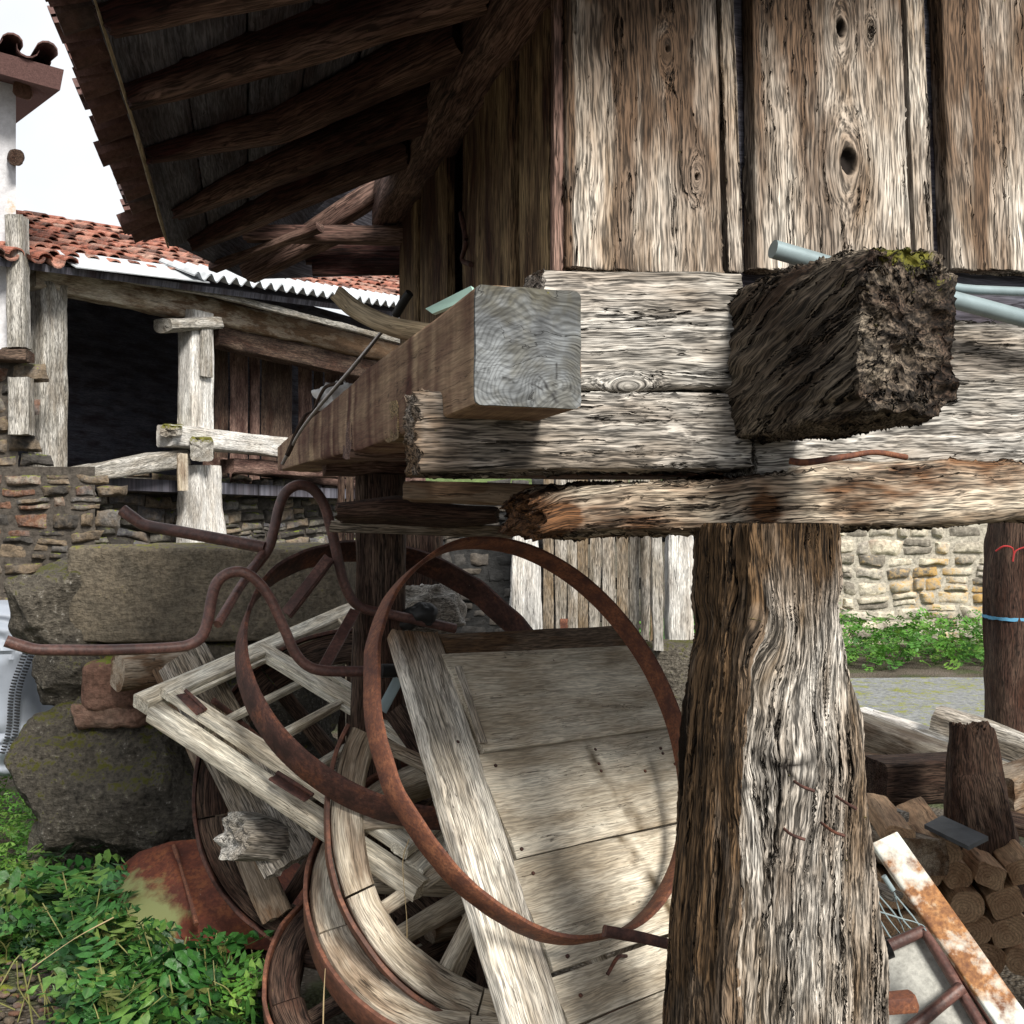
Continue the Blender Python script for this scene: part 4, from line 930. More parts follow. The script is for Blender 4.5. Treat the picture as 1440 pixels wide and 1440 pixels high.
# rusty curved sheet (old hood)
top=[(148,1250),(165,1222),(195,1198),(240,1183),(300,1178),(350,1182),(400,1200),(440,1230)]
bot=[(150,1262),(175,1300),(215,1330),(260,1352),(310,1342),(350,1334),(390,1338),(440,1342)]
nt_,ns_=28,60
tp=np.array([[np.interp(s_,np.linspace(0,1,8),[p[k] for p in top]) for k in(0,1)] for s_ in np.linspace(0,1,ns_)]); bt=np.array([[np.interp(s_,np.linspace(0,1,8),[p[k] for p in bot]) for k in(0,1)] for s_ in np.linspace(0,1,ns_)])
Vh=[]
for j in range(nt_):
    t=j/(nt_-1)
    for i in range(ns_):
        s_=i/(ns_-1); p=tp[i]*(1-t)+bt[i]*t
        Yd=3.95-.42*t-.16*math.sin(math.pi*min(1,s_*1.0))*math.sin(math.pi*(t*.8+.1))-.02*math.exp(-((s_-.40-.12*t)/.02)**2)
        Vh.append(P(p[0],p[1],Yd))
Vh=np.array(Vh); idx=np.arange(ns_*nt_).reshape(nt_,ns_); q=np.stack([idx[:-1,:-1],idx[:-1,1:],idx[1:,1:],idx[1:,:-1]],-1).reshape(-1,4)
HD=thing('rusty_panel','domed rusty metal panel with green lichen behind the leafy plants','metal panel',P(290,1345,3.6))
mk('sheet',np.vstack([Vh,Vh+V3(0,.006,-.002)]),np.vstack([q,q[:,::-1]+len(Vh)]),M['rusth'],HD,None,np.tile(np.stack([np.zeros(nt_*ns_),np.clip(1.25-np.abs(np.tile(np.linspace(0,1,ns_),nt_)-.22)/.22,0,1)*np.clip(np.repeat(np.linspace(0,1,nt_),ns_)*3,0,1),np.zeros(nt_*ns_)],1),(2,1)))
tube('rib',[P(244,1190,3.86),P(255,1225,3.68),P(268,1270,3.5),P(276,1300,3.42)],.0075,M['rusto'],HD,n=8,ds=.02,rough=.002)

# ================================================================= SCRAP PILE
# --- loose iron hoops
def hoop_data(c,a,b_,R,wd,th,n=260,m=3,seed=0,rough=.0012,a0=0,a1=2*np.pi):
    c=np.asarray(c,float); a=nrm(a); b_=nrm(b_-np.dot(b_,a)*a); ax=np.cross(a,b_)
    full=abs(a1-a0-2*np.pi)<1e-6
    t=np.linspace(a0,a1,n,endpoint=not full); 
    prof=[]; # section in (r,axis)
    k=6
    for (x,y) in [(th/2,-wd/2+.002),(th/2,0),(th/2,wd/2-.002),(th/2-.0015,wd/2),(-th/2+.0015,wd/2),(-th/2,wd/2-.002),(-th/2,0),(-th/2,-wd/2+.002),(-th/2+.0015,-wd/2),(th/2-.0015,-wd/2)]: prof.append((x,y))
    pr_=np.array(prof); m=len(pr_)
    T_=np.repeat(t,m); rr=np.tile(pr_[:,0],len(t)); aa=np.tile(pr_[:,1],len(t))
    wob=fbm(np.stack([np.cos(T_)*3,np.sin(T_)*3,T_*0+seed],1),3)*rough*6
    rad=R+rr+wob; rd_=np.outer(np.cos(T_),a)+np.outer(np.sin(T_),b_)
    V_=c+rd_*rad[:,None]+np.outer(aa+wob,ax)
    idx=np.arange(len(t)*m).reshape(len(t),m); nx_=np.roll(idx,-1,0) if full else idx[1:]; cu=idx if full else idx[:-1]
    q=np.stack([cu,nx_,np.roll(nx_,-1,1),np.roll(cu,-1,1)],-1).reshape(-1,4).tolist()
    if not full: q.append(idx[0].tolist()); q.append(idx[-1][::-1].tolist())
    gc=np.stack([T_*R,aa,rr],1)
    return V_,q,gc,np.zeros((len(V_),3))
def frame_for(px,py,Y,adir,phi):
    """adir: (dx,dz) in-image major axis; phi: lean of the minor axis away from viewer"""
    a=nrm(V3(adir[0],0,adir[1])); m_=V3(-a[2],0,a[0])
    if m_[2]<0: m_=-m_
    b_=nrm(m_*math.cos(phi)+V3(0,1,0)*math.sin(phi)); return P(px,py,Y),a,b_
c,a,b_=frame_for(766,1018,2.42,(-.60,.80),math.radians(51.7))
V_,q,g_,x_=hoop_data(c,a,b_,.482,.056,.010,seed=1); 
HB=mk('iron_hoop',V_,q,M['rusto'],None,g_,x_); single(HB,'orange rusty iron hoop leaning in front of the wooden door','hoop','loose iron hoops')
c,a,b_=frame_for(574,944,3.05,(.86,-.5),math.radians(56))
V_,q,g_,x_=hoop_data(c,a,b_,.50,.092,.012,seed=2)
single(mk('iron_hoop',V_,q,M['rust'],None,g_,x_),'dark rusty iron hoop lying over the window frame behind the orange one','hoop','loose iron hoops')

# --- cart wheels
def wheel(label,c,a,b_,R,wd=.055,spokes=12,seed=0,hub=True,tm='rust',wm='fell',rim=.075,ph0=0.,a0=0,a1=2*np.pi):
    t=thing('cart_wheel',label,'wheel',c-V3(0,0,R*.8),'old cart wheels in the scrap pile')
    V_,q,g_,x_=hoop_data(c,a,b_,R,wd,.012,seed=seed,a0=a0,a1=a1); mk('tyre',V_,q,M[tm],t,g_,x_)
    a=nrm(a); b_=nrm(b_-np.dot(b_,a)*a); ax=np.cross(a,b_)
    nf=6 if a1-a0>6 else 4; sp_=(a1-a0)/nf; mbF=MB()
    for k in range(nf):
        s0=a0+k*sp_+(ph0 if nf==6 else 0); s1=s0+sp_-.012
        tt=np.linspace(s0,s1,14); rr=R-.010-rim/2
        pts=[c+(a*math.cos(x)+b_*math.sin(x))*rr for x in tt]
        V_,f_,g_,x_=timber_data(pts,wd*.92,rim,up=(0,0,1),ds=.012,n=30,e=7,rough=.003,rf=14,seed=seed*10+k,rag=(.003,.003)) if False else ring_seg(c,a,b_,ax,s0,s1,rr,rim,wd*.92,seed*10+k)
        mbF.add(V_,f_,g_,x_)
    mbF.build('rim',M[wm],t)
    if hub:
        for k in range(spokes):
            x=(k/spokes*2*np.pi+ph0+.2)%(2*np.pi)
            if nf==4 and not(a0-.05<x<a1+.02): continue
            dv=a*math.cos(x)+b_*math.sin(x)
            timber('spoke',[c+dv*.07,c+dv*(R-.010-rim*.8)],[.056,.042],[.056,.040],M[wm],t,up=ax,ds=.015,n=24,e=2.6,rough=.004,seed=seed*20+k)
        timber('hub',[c-ax*.11,c-ax*.03,c+ax*.03,c+ax*.11],[.12,.17,.17,.12],[.12,.17,.17,.12],M[wm],t,up=a,ds=.01,n=36,e=2.1,rough=.003,seed=seed)
    return t
def ring_seg(c,a,b_,ax,s0,s1,rr,rim,wd,seed):
    m=22; t=np.linspace(s0,s1,40); xs,ys=section(rim,wd,7,m)
    T_=np.repeat(t,m); X=np.tile(xs,40); Yy=np.tile(ys,40)
    g=np.stack([T_*rr,X,Yy],1); off=np.random.default_rng(seed).uniform(-9,9,3)
    d=fbm(g*V3(6,20,20)+off,3)*.004; X=X*(1+d*8); inner=(X<0); X=X+np.where(inner,fbm(np.stack([T_*4,T_*0,T_*0+seed],1),3)*.008,0)
    rd_=np.outer(np.cos(T_),a)+np.outer(np.sin(T_),b_); V_=c+rd_*(rr+X)[:,None]+np.outer(Yy+d,ax)
    idx=np.arange(40*m).reshape(40,m); q=np.stack([idx[:-1],idx[1:],np.roll(idx[1:],-1,1),np.roll(idx[:-1],-1,1)],-1).reshape(-1,4).tolist()
    q.append(idx[0].tolist()); q.append(idx[-1][::-1].tolist())
    return V_,q,g+off*V3(5,0,0)+V3(0,.02,.01),np.zeros((len(V_),3))
c,a,b_=frame_for(742,1160,2.72,(.0001,1),0)
def wf(px,py,Y,yaw,pitch):
    """wheel frame: a = image-right direction turned by yaw (right side farther), b = up leaning back by pitch"""
    a=V3(math.cos(yaw),math.sin(yaw),0); b_=V3(-math.sin(yaw)*math.sin(pitch),math.cos(yaw)*math.sin(pitch),math.cos(pitch)); return P(px,py,Y),a,b_
c,a,b_=wf(744,1142,2.82,math.radians(14),math.radians(24))
wheel('pale spoked cart wheel with rusty tyre behind the wooden door',c,a,b_,.55,wd=.08,seed=1,spokes=13,ph0=math.pi-.2+2*math.pi/13*0,a0=math.radians(152),a1=math.radians(345),tm='rustm',wm='fell',rim=.082)
c,a,b_=wf(684,1250,2.9,math.radians(10),math.radians(57))
wheel('second cart wheel lying under the spoked one',c,a,b_,.50,wd=.10,seed=2,spokes=10,ph0=.3,wm='fell',tm='rustm',rim=.09)
c,a,b_=wf(548,1372,2.98,math.radians(8),math.radians(58))
wheel('lowest small dark wheel on the ground in front of the pile',c,a,b_,.355,wd=.09,seed=3,spokes=8,ph0=.3,wm='dkpost',rim=.09,tm='rustm')
c,a,b_=wf(503,1108,3.45,math.radians(10),math.radians(10))
wheel('dark cart wheel standing beside the rusty domed panel',c,a,b_,.53,wd=.08,seed=4,spokes=10,ph0=.15,wm='dkpost',rim=.10)

# --- old door
DA=nrm(V3(.737,.672,-.047)); DB=V3(-.31,.576,.761); DB=-nrm(DB); DNn=nrm(np.cross(DA,DB))
if DNn[1]>0: DNn=-DNn
D0=P(550,895,2.62)
def dpx(px,py):
    p=hit(px,py,D0,DNn); r=p-D0; k=np.dot(DA,DB); u_=np.dot(r,DA); v_=np.dot(r,DB); t_=(v_-k*u_)/(1-k*k); return u_-k*t_,t_
def dd(s,t,off=0): return D0+DA*s+DB*t+DNn*off
DO=thing('old_door','broken grey plank door leaning on the scrap pile behind the pillar','door',dd(.4,1.2))
sw=dpx(612,893)[0]; wtot=max(.8,dpx(888,888)[0]); print('door',sw,wtot,dpx(710,1440),dpx(960,1050))
Hd=1.30; HU=DB
def dboard(nm,p0,p1,w,th,mat,seed,fx=None,rag=(.003,.003),n=60,ds=.008): 
    return timber(nm,[p0,p1],w,th,mat,DO,up=DNn,ds=ds,n=n,e=12,rough=.0022,rf=8,seed=seed,fx=fx,rag=rag,cap=4)
dboard('stile',dd(sw/2,-.0,-.0),dd(sw/2,Hd,0),sw,.045,M['door2'],601,fx=lambda al,A,B,g,L:{'fx':np.stack([al*0,al*0,np.clip(1-al/.16,0,1)*.95],1)},rag=(.008,.004),n=90)
dboard('top_rail',dd(sw,.045,.006),dd(wtot,.035,.006),.075,.03,M['door2'],602,fx=lambda al,A,B,g,L:{'fx':np.tile([.15,0,.85],(len(al),1))})
# boards between joints (measured on the left end)
j=[dpx(640,925)[1],dpx(668,1066)[1],dpx(716,1216)[1],dpx(782,1372)[1]]
print('joints',j)
j+= [j[-1]+.11,j[-1]+.27]
for i in range(len(j)-1):
    ww=j[i+1]-j[i]-.006; tm=(j[i]+j[i+1])/2
    def fxd(al,A,B,g,L,i=i):
        st=fbm(np.stack([al*9+i*5,A*2,A*0],1),3); dkk=np.clip(1-np.abs(al-.42-.05*st-(A*.3))/.035,0,1)*np.clip(fbm(np.stack([al*22,A*22,A*0+i],1),3)+.55,0,1)
        return {'fx':np.stack([dkk*.8*(i in(1,2)),al*0,np.clip(dkk*.9*(i in (1,2))+.0,0,1)],1)}
    dboard('panel_board',dd(sw*.98,tm,.010+.006*(i==0)),dd(wtot-.02,tm,.010+.006*(i==0)),ww,.022,M['door'],610+i,fx=fxd,n=80)
dboard('batten',dd(sw+.012,.12,.030),dd(sw+.012,j[1]-.02,.030),.022,.012,M['door2'],605,n=24)
dboard('stile',dd(wtot-.0,.02,-.01),dd(wtot-.0,Hd,-.01),.05,.04,M['door2'],603,n=50)
nails=[(772,935),(780,945),(805,1008),(812,1016),(820,1030),(637,1050),(690,1083),(925,1065),(830,1060),(942,1080),(958,1068),(922,1058),(726,1200),(742,1234),(790,1350),(777,1330),(835,1080),(838,1090),(808,1405),(900,1090),(912,990),(928,1012)]
for x,y in nails:
    s_,t_=dpx(x,y); p=dd(s_,t_,.025); timber('nail',[p-DNn*.006,p+DNn*.002],.009,.009,M['rust'],DO,up=DA,ds=.004,n=10,e=2,rough=.0004,cap=2)
s_,t_=dpx(843,1378); s2,t2=dpx(852,1358); s3,t3=dpx(870,1352)
tube('handle',[dd(s_,t_,.03),dd(s2,t2,.045),dd(s3,t3,.03)],.004,M['rust'],DO,n=8,ds=.01)
single(tube('iron_bolt',[P(850,1309,2.12),P(900,1318,2.14),P(950,1330,2.16)],.0115,M['rust'],n=12,sm=0,e=5),'short rusty iron bar lying across the door bottom','bar')

# --- broken casement window
O1=P(190,980,3.02);O2=P(485,853,3.86);O4=P(560,1205,2.70)
WA=nrm(O2-O1); WB=O4-O1; WL=np.linalg.norm(O2-O1); WB=WB-np.dot(WB,WA)*WA; WH=np.linalg.norm(WB); WB=nrm(WB); WN=nrm(np.cross(WA,WB)); WN=WN if WN[1]<0 else -WN
def wpx(px,py): p=hit(px,py,O1,WN); return np.dot(p-O1,WA),np.dot(p-O1,WB)
def wd_(s,t,off=0): return O1+WA*s+WB*t+WN*off
WI=thing('window_frame','broken cream wooden window frame with a hinged sash on the scrap pile','window frame',wd_(.4,.9,-.05))
print('win',WL,WH,wpx(360,912),wpx(455,1215),wpx(555,1095),wpx(350,1066),wpx(456,1020))
def wbar(nm,s0,t0,s1,t1,w,th,off,par=None,seed=0,mat='sash',n=40):
    return timber(nm,[wd_(s0,t0,off),wd_(s1,t1,off)],w,th,M[mat],par or WI,up=WN,ds=.012,n=n,e=9,rough=.0018,rf=9,seed=seed,rag=(.003,.003))
wbar('frame_rail',0,.025,WL+.0,.025,.06,.045,-.012,seed=701)
wbar('frame_stile',.025,.06,.025,WH+.1,.06,.05,-.030,seed=702)
wbar('frame_stile',WL-.03,.06,WL-.03,WH+.1,.06,.045,-.012,seed=703)
wbar('frame_rail',.05,WH+.05,WL,WH+.05,.06,.045,-.016,seed=704)
sw_=wpx(372,918)[0]; sh=WH+.02
sash=thing('x','x','x') if False else None
sx0=.045; st0=.045
SA=wbar('sash_rail',sx0,st0+.025,sw_,st0+.025,.05,.032,.026,seed=705)
wbar('sash_stile',sx0+.025,st0+.04,sx0+.025,sh,.055,.034,.028,seed=706)
wbar('sash_stile',sw_-.025,st0,sw_-.025,sh,.05,.034,.026,seed=707)
wbar('sash_rail',sx0,sh-.02,sw_,sh-.02,.05,.032,.024,seed=708)
mt=wpx(352,1068)[1]; wbar('glazing_bar',sx0+.05,mt,sw_-.05,mt,.024,.024,.024,seed=709)
wbar('sash_bead',sx0+.05,st0+.06,sw_-.05,st0+.06,.012,.016,.020,seed=710,n=20)
wbar('sash_bead',sw_-.055,st0+.06,sw_-.055,sh-.05,.012,.016,.020,seed=711,n=20)
# second sash behind with bars
wbar('glazing_bar',.10,.20,WL-.05,.20,.022,.02,-.05,seed=712)
wbar('glazing_bar',.10,.52,WL-.05,.52,.022,.02,-.05,seed=713)
wbar('glazing_bar',WL*.62,.05,WL*.62,WH,.03,.025,-.03,seed=714)
for (x0,y0,x1,y1) in ((250,995,278,1022),(378,1112,428,1144)):
    s0,t0=wpx(x0,y0);s1,t1=wpx(x1,y1)
    h=timber('hinge',[wd_(s0,t0,.048),wd_(s1,t1,.048)],.032,.004,M['rust'],WI,up=WN,ds=.006,n=24,e=6,rough=.002,rag=(.004,.004),seed=x0)
    tube('hinge_pin',[wd_(s0+.02,t0,.052),wd_(s1+.02,t1,.052)],.006,M['rust'],h,n=8,sm=0)
# rebar through the window
single(tube('iron_rod',[P(300,985,3.12),P(345,1020,3.2),P(400,1072,3.2),P(470,1128,3.15)],.009,M['rust'],n=8,rough=.002,ds=.012),'rusty ribbed iron rod seen through the window frame','rod')

# --- tubular cart frame
CF=thing('handcart','bent rusty tubular handcart frame with two handles on the pile','cart frame',P(430,1000,2.8))
T1=[(8,901),(30,908),(50,913),(80,914),(150,914),(235,911),(268,906),(285,893),(293,868),(298,840),(306,818),(322,806),(342,805),(362,818),(380,842),(400,885),(415,918),(432,936),(455,943),(500,944),(548,943)]
def TY1(x): return 2.55+ (x-8)/540*.35
tube('side_tube',[P(x,y,TY1(x)) for x,y in T1],.0145,M['rustt'],CF,n=18,ds=.01,rough=.0005)
T2=[(172,717),(188,729),(206,739),(250,747),(320,760),(372,770)]
tube('handle_tube',[P(x,y,3.0) for x,y in T2],.0175,M['rustt'],CF,n=18,ds=.012,rough=.0005)
T3=[(345,812),(375,775),(385,745),(392,715),(402,692),(420,682),(440,688),(456,710),(466,745),(474,780),(482,815),(494,842),(512,856),(545,863),(590,873),(640,884)]
tube('side_tube',[P(x,y,3.0+(x-372)/268*.25) for x,y in T3],.0155,M['rustt'],CF,n=18,ds=.01,rough=.0005)
tube('brace',[P(306,878,2.74),P(336,828,2.86),P(372,775,3.0)],.011,M['rustt'],CF,n=12,ds=.02,sm=0,e=6)
timber('brace',[P(402,862,2.95),P(463,783,3.05)],.03,.008,M['rustt'],CF,up=(0,-1,.2),ds=.02,n=16,rough=.001)
timber('brace',[P(408,868,3.0),P(470,787,3.1)],.01,.02,M['rustt'],CF,up=(0,-1,.2),ds=.02,n=16,rough=.001)
timber('brace',[P(456,938,2.9),P(500,858,3.1)],.034,.008,M['rustt'],CF,up=(0,-1,.2),ds=.02,n=16,rough=.001)
tube('end_cap',[P(536,943,2.88),P(556,943,2.9)],.019,M['black'],CF,n=14,sm=0)
V_,q=rock_data(P(588,869,3.22),(.085,.05,.06),e=2.6,rough=.02,f=14,seed=91); mk('plastic_wrap',V_,q,M['black'],CF,V_,np.zeros((len(V_),3)))
single(timber('steel_angle',[P(560,955,2.95),P(536,1000,2.95)],.03,.012,M['galv'],up=(0,-1,0),ds=.02,n=16,rough=.001),'short pale galvanised strip below the black tube cap','strip')

# --- loose planks in the pile
def plank(nm,lab,p0,p1,w,th,mat,up,seed,cat='plank',br=0.,**k):
    return single(timber(nm,[p0,p1],w,th,M[mat],up=up,ds=.012,n=44,e=10,rough=.004,rf=8,seed=seed,rag=(.006,.006),fx=(lambda al,A,B,g,L:{'fx':np.tile([0,0,br],(len(al),1))}),**k),lab,cat)
plank('old_plank','wide grey plank behind the window frame, split lengthwise',P(255,925,3.35),P(410,1215,3.05),.17,.03,'grey',(0,-1,.4),801,br=.35)
plank('old_plank','long brown board under the left of the window frame',P(235,935,3.5),P(390,1290,3.25),.10,.03,'fell',(0,-1,.4),802,br=.7)
plank('old_plank','grey board crossing behind the window opening near the spoked wheel',P(395,1115,3.35),P(560,1062,3.5),.12,.025,'grey',(0,-1,.3),803,br=.3)
plank('old_plank','dark thin board between the spokes of the pale wheel',P(480,1150,3.15),P(640,1075,3.3),.075,.02,'grey',(0,-1,.3),804,br=.55)
plank('old_plank','brown board deep behind the lower spokes',P(500,1290,3.2),P(640,1110,3.4),.09,.025,'fell',(0,-1,.3),805,br=.8)
plank('old_plank','pale board top above the window frame beside the cart frame',P(395,905,3.8),P(498,862,4.0),.09,.03,'sash',(0,-1,.8),806,br=.4)
plank('old_plank','slanting board right of the window frame below the black tube cap',P(490,870,3.7),P(600,985,3.3),.07,.04,'sash',(0,-1,.6),807,br=.4)
plank('old_plank','weathered board lying flat behind the top of the door',P(490,905,3.75),P(640,885,3.8),.16,.04,'grey',(0,-1,1.4),808,br=.3)
plank('old_plank','narrow dark plank left of the door stile',P(555,1000,3.1),P(640,1120,2.95),.06,.03,'dkpost',(0,-1,.6),809)
plank('old_plank','dark wide plank at the bottom behind the door',P(560,1250,3.2),P(720,1400,3.0),.14,.04,'dkpost',(0,-1,.6),810)
V_,q=rock_data(P(596,862,3.7),(.22,.1,.14),e=2.4,rough=.05,f=9,seed=95); single(mk('wood_chunk',V_,q,M['grey'],None,V_,np.zeros((len(V_),3))),'jagged grey wood chunk above the top left of the door','wood chunk')
single(timber('bent_log',[P(600,1300,3.05),P(650,1285,3.1),P(720,1300,3.2)],.10,.09,M['fell'],ds=.02,n=36,e=3,rough=.012,seed=820,fx=lambda al,A,B,g,L:{'fx':np.tile([0,0,.6],(len(al),1))}),'rough brown log behind the lowest spoke of the pale wheel','log')

# ================================================================= RIGHT PILE
# big beams on ground
plank('old_beam','long pale squared beam with a mortise hole on the right pile',P(1190,1025,4.3),P(1500,1140,3.6),.16,.15,'fell',(0,0,1),830,'beam')
o=timber('old_beam',[P(1315,1015,5.0),P(1460,1065,4.7),P(1560,1105,4.5)],.17,.16,M['grey'],ds=.02,n=44,e=4,rough=.015,seed=831,fx=lambda al,A,B,g,L:{'fx':np.tile([0,0,.15],(len(al),1))}); single(o,'pale rough beam with a burnt end at the far right of the pile','beam')
plank('old_beam','pale beam lying behind the mortised one on the right pile',P(1225,1010,5.2),P(1400,1065,4.9),.12,.08,'white',(0,0,1),832,'beam')
plank('old_beam','short dark square beam across the right pile',P(1228,1098,3.6),P(1372,1090,3.7),.16,.15,'dkpost',(0,0,1),833,'beam')
plank('old_beam','grey beam end poking in from the right edge above the firewood',P(1398,1120,3.5),P(1500,1085,3.8),.14,.15,'fell',(0,0,1),834,'beam',br=.6)
for (nm_,lab_,a_,b_2,w__,t__,mt_,br_) in (
  ('old_plank','pale thin plank nearest the far pavement in the right pile',P(1205,1000,5.6),P(1330,1042,5.0),.14,.03,'white',.0),
  ('old_plank','pale grey plank lying between the mortised beam and the burnt beam',P(1290,1032,4.8),P(1500,1118,4.0),.12,.04,'grey',.0),
  ('old_plank','brown plank edge just below the long mortised beam',P(1200,1062,4.0),P(1300,1082,3.9),.10,.03,'fell',.6),
  ('old_plank','short pale offcut resting near the pillar on the firewood',P(1205,1128,3.5),P(1262,1150,3.2),.09,.04,'grey',.2),
  ('old_plank','dark plank leaning low behind the firewood at the right edge',P(1385,1150,3.4),P(1500,1175,3.3),.15,.04,'dkpost',.0),
  ('old_plank','narrow weathered batten crossing under the painted metal channel',P(1205,1235,2.9),P(1262,1262,2.8),.05,.025,'grey',.2)):
    plank(nm_,lab_,a_,b_2,w__,t__,mt_,(0,0,1),int(a_[0]*1000)%977,br=br_)
single(box('mortise_dark',P(1278,1052,4.02),(.03,.05,.05),M['black'],n=16),'dark square block standing in for the shaded mortise hole in the long pale beam','hole stand-in')  # black block drawn in place of the shade inside the mortise
ST=timber('old_stump',[P(1400,1310,3.2),P(1385,1180,3.25),P(1368,1085,3.3),P(1362,1025,3.3)],[.22,.20,.155,.115],[.2,.18,.14,.11],M['dkpost'],up=(0,1,0),ds=.01,n=64,e=3.5,rough=.012,rf=12,rag=(.0,.022),ragf=45,seed=840,cap=10); single(ST,'broken dark upright timber stub in the right pile','timber stub')
plank('split_beam','split pale oak beam with orange sawn end on the firewood',P(1190,1165,3.7),P(1302,1205,2.95),.13,.10,'fell',(0,0,1),841,'beam',br=.35)
single(quad('slate_tile',[P(1325,1152,3.2),P(1390,1182,2.95),P(1362,1196,2.85),P(1300,1165,3.1)],M['slate'],None,.012),'dark grey slate piece lying on the firewood stack','slate')
# firewood
logs=[(1325,1200,44,'e'),(1345,1232,42,'r'),(1393,1232,40,'h'),(1360,1275,46,'r'),(1415,1270,50,'h'),(1265,1180,40,'h'),(1310,1232,36,'r'),(1290,1262,40,'r'),(1250,1262,40,'h'),(1375,1308,46,'r'),(1420,1312,48,'e'),(1330,1308,42,'r'),(1288,1305,40,'h'),(1248,1300,38,'r'),(1225,1240,34,'r'),(1390,1350,46,'r'),(1345,1350,44,'h'),(1436,1352,44,'r'),(1300,1345,40,'r'),(1440,1225,42,'h')]
desc={'r':'round','h':'half-split','e':'squat oval'}
used={}
for i,(x,y,dm,sh_) in enumerate(logs):
    Yl=3.02+random.uniform(-.03,.03); s_=dm/F*Yl*.94
    e=2.3 if sh_=='r' else 7
    Wd,Hd_=(s_,s_) if sh_=='r' else ((s_*1.15,s_*.8) if sh_=='e' else (s_*1.05,s_*.85))
    d=V3(.18,1,random.uniform(-.03,.03))
    o=timber('firewood_log',[P(x,y,Yl),P(x,y,Yl)+d*.42],Wd,Hd_,M['fire'],up=(random.uniform(-.5,.5),0,1),ds=.03,n=28,e=e,rough=.0035,rf=18,seed=900+i,cap=10,rag=(.0008,.001),twist=0)
    row='top' if y<1215 else 'second' if y<1248 else 'third' if y<1285 else 'fourth' if y<1325 else 'lowest'
    rk=sorted([l for l in logs if (('top' if l[1]<1215 else 'second' if l[1]<1248 else 'third' if l[1]<1285 else 'fourth' if l[1]<1325 else 'lowest')==row)])
    pos=['first','second','third','fourth','fifth','sixth','seventh'][rk.index((x,y,dm,sh_))]
    single(o,f'{desc[sh_]} firewood log, {pos} from the left in the {row} row','firewood','stacked firewood logs')
# rusty painted strip
ms0=P(1243,1180,2.25); ms1=P(1460,1490,1.95)
single(timber('metal_channel',[ms0,ms1],.066,.018,M['rustp'],up=nrm(V3(.1,-1,.25)),ds=.012,n=30,e=12,rough=.0006,rag=(0,0)),'long white painted metal channel streaked with rust, leaning on the right pile','metal channel')
# panel with rusty frame
PF=thing('framed_panel','grey spotted board in a rusty angle frame at the lower right','panel',P(1300,1500,2.2))
pa=P(1225,1352,2.35); pb=P(1302,1316,2.35); pc=P(1400,1500,2.1); pd=P(1225,1560,2.1)
quad('panel',[P(1200,1362,2.36),pb+V3(-.003,.01,0),P(1385,1475,2.14),P(1200,1580,2.1)],M['panel'],PF,.012)
tube('frame_bar',[P(1232,1338,2.33),P(1300,1308,2.33)],.012,M['rustt'],PF,n=12,sm=0,e=5)
tube('frame_bar',[P(1300,1308,2.33),P(1345,1385,2.22),P(1400,1478,2.1)],.011,M['rustt'],PF,n=12,sm=0,e=5)
tube('frame_bar',[P(1265,1460,2.16),P(1353,1388,2.2)],.012,M['rustt'],PF,n=12,sm=0,e=5)
tube('frame_bar',[P(1325,1350,2.28),P(1335,1345,2.27),P(1420,1480,2.1)],.007,M['rust'],PF,n=12,sm=0,e=3)
single(timber('brick_piece',[P(1235,1412,2.08),P(1285,1408,2.08)],.04,.03,M['rusto'],up=(0,0,1),ds=.01,n=28,e=8,rough=.003),'small broken red block resting on the grey panel','brick')
MS=thing('wire_netting','tangle of galvanised wire strands beside the pillar at the right','wire',P(1260,1330,2.4))
wires=[[(1226,1245),(1245,1285),(1272,1320)],[(1228,1250),(1262,1290),(1275,1318)],[(1258,1255),(1268,1290),(1285,1310)],[(1260,1260),(1285,1290),(1295,1305)],[(1230,1280),(1250,1315),(1262,1328)],[(1232,1308),(1243,1325),(1262,1333)],[(1230,1280),(1262,1290),(1305,1306),(1330,1352)],[(1310,1300),(1345,1360),(1398,1440)],[(1300,1305),(1312,1325),(1320,1345)]]
for i,wv in enumerate(wires): tube('strand',[P(x,y,2.38-i*.008) for x,y in wv],.0016,M['galv'],MS,n=6,ds=.02)
tube('tensioner',[P(1243,1232,2.4),P(1256,1252,2.4)],.006,M['galv'],MS,n=10,sm=0)
single(tube('black_tube',[P(1240,1338,2.28),P(1252,1333,2.28)],.02,M['black'],n=14,sm=0),'black plastic stub at the corner of the rusty frame','plastic stub')

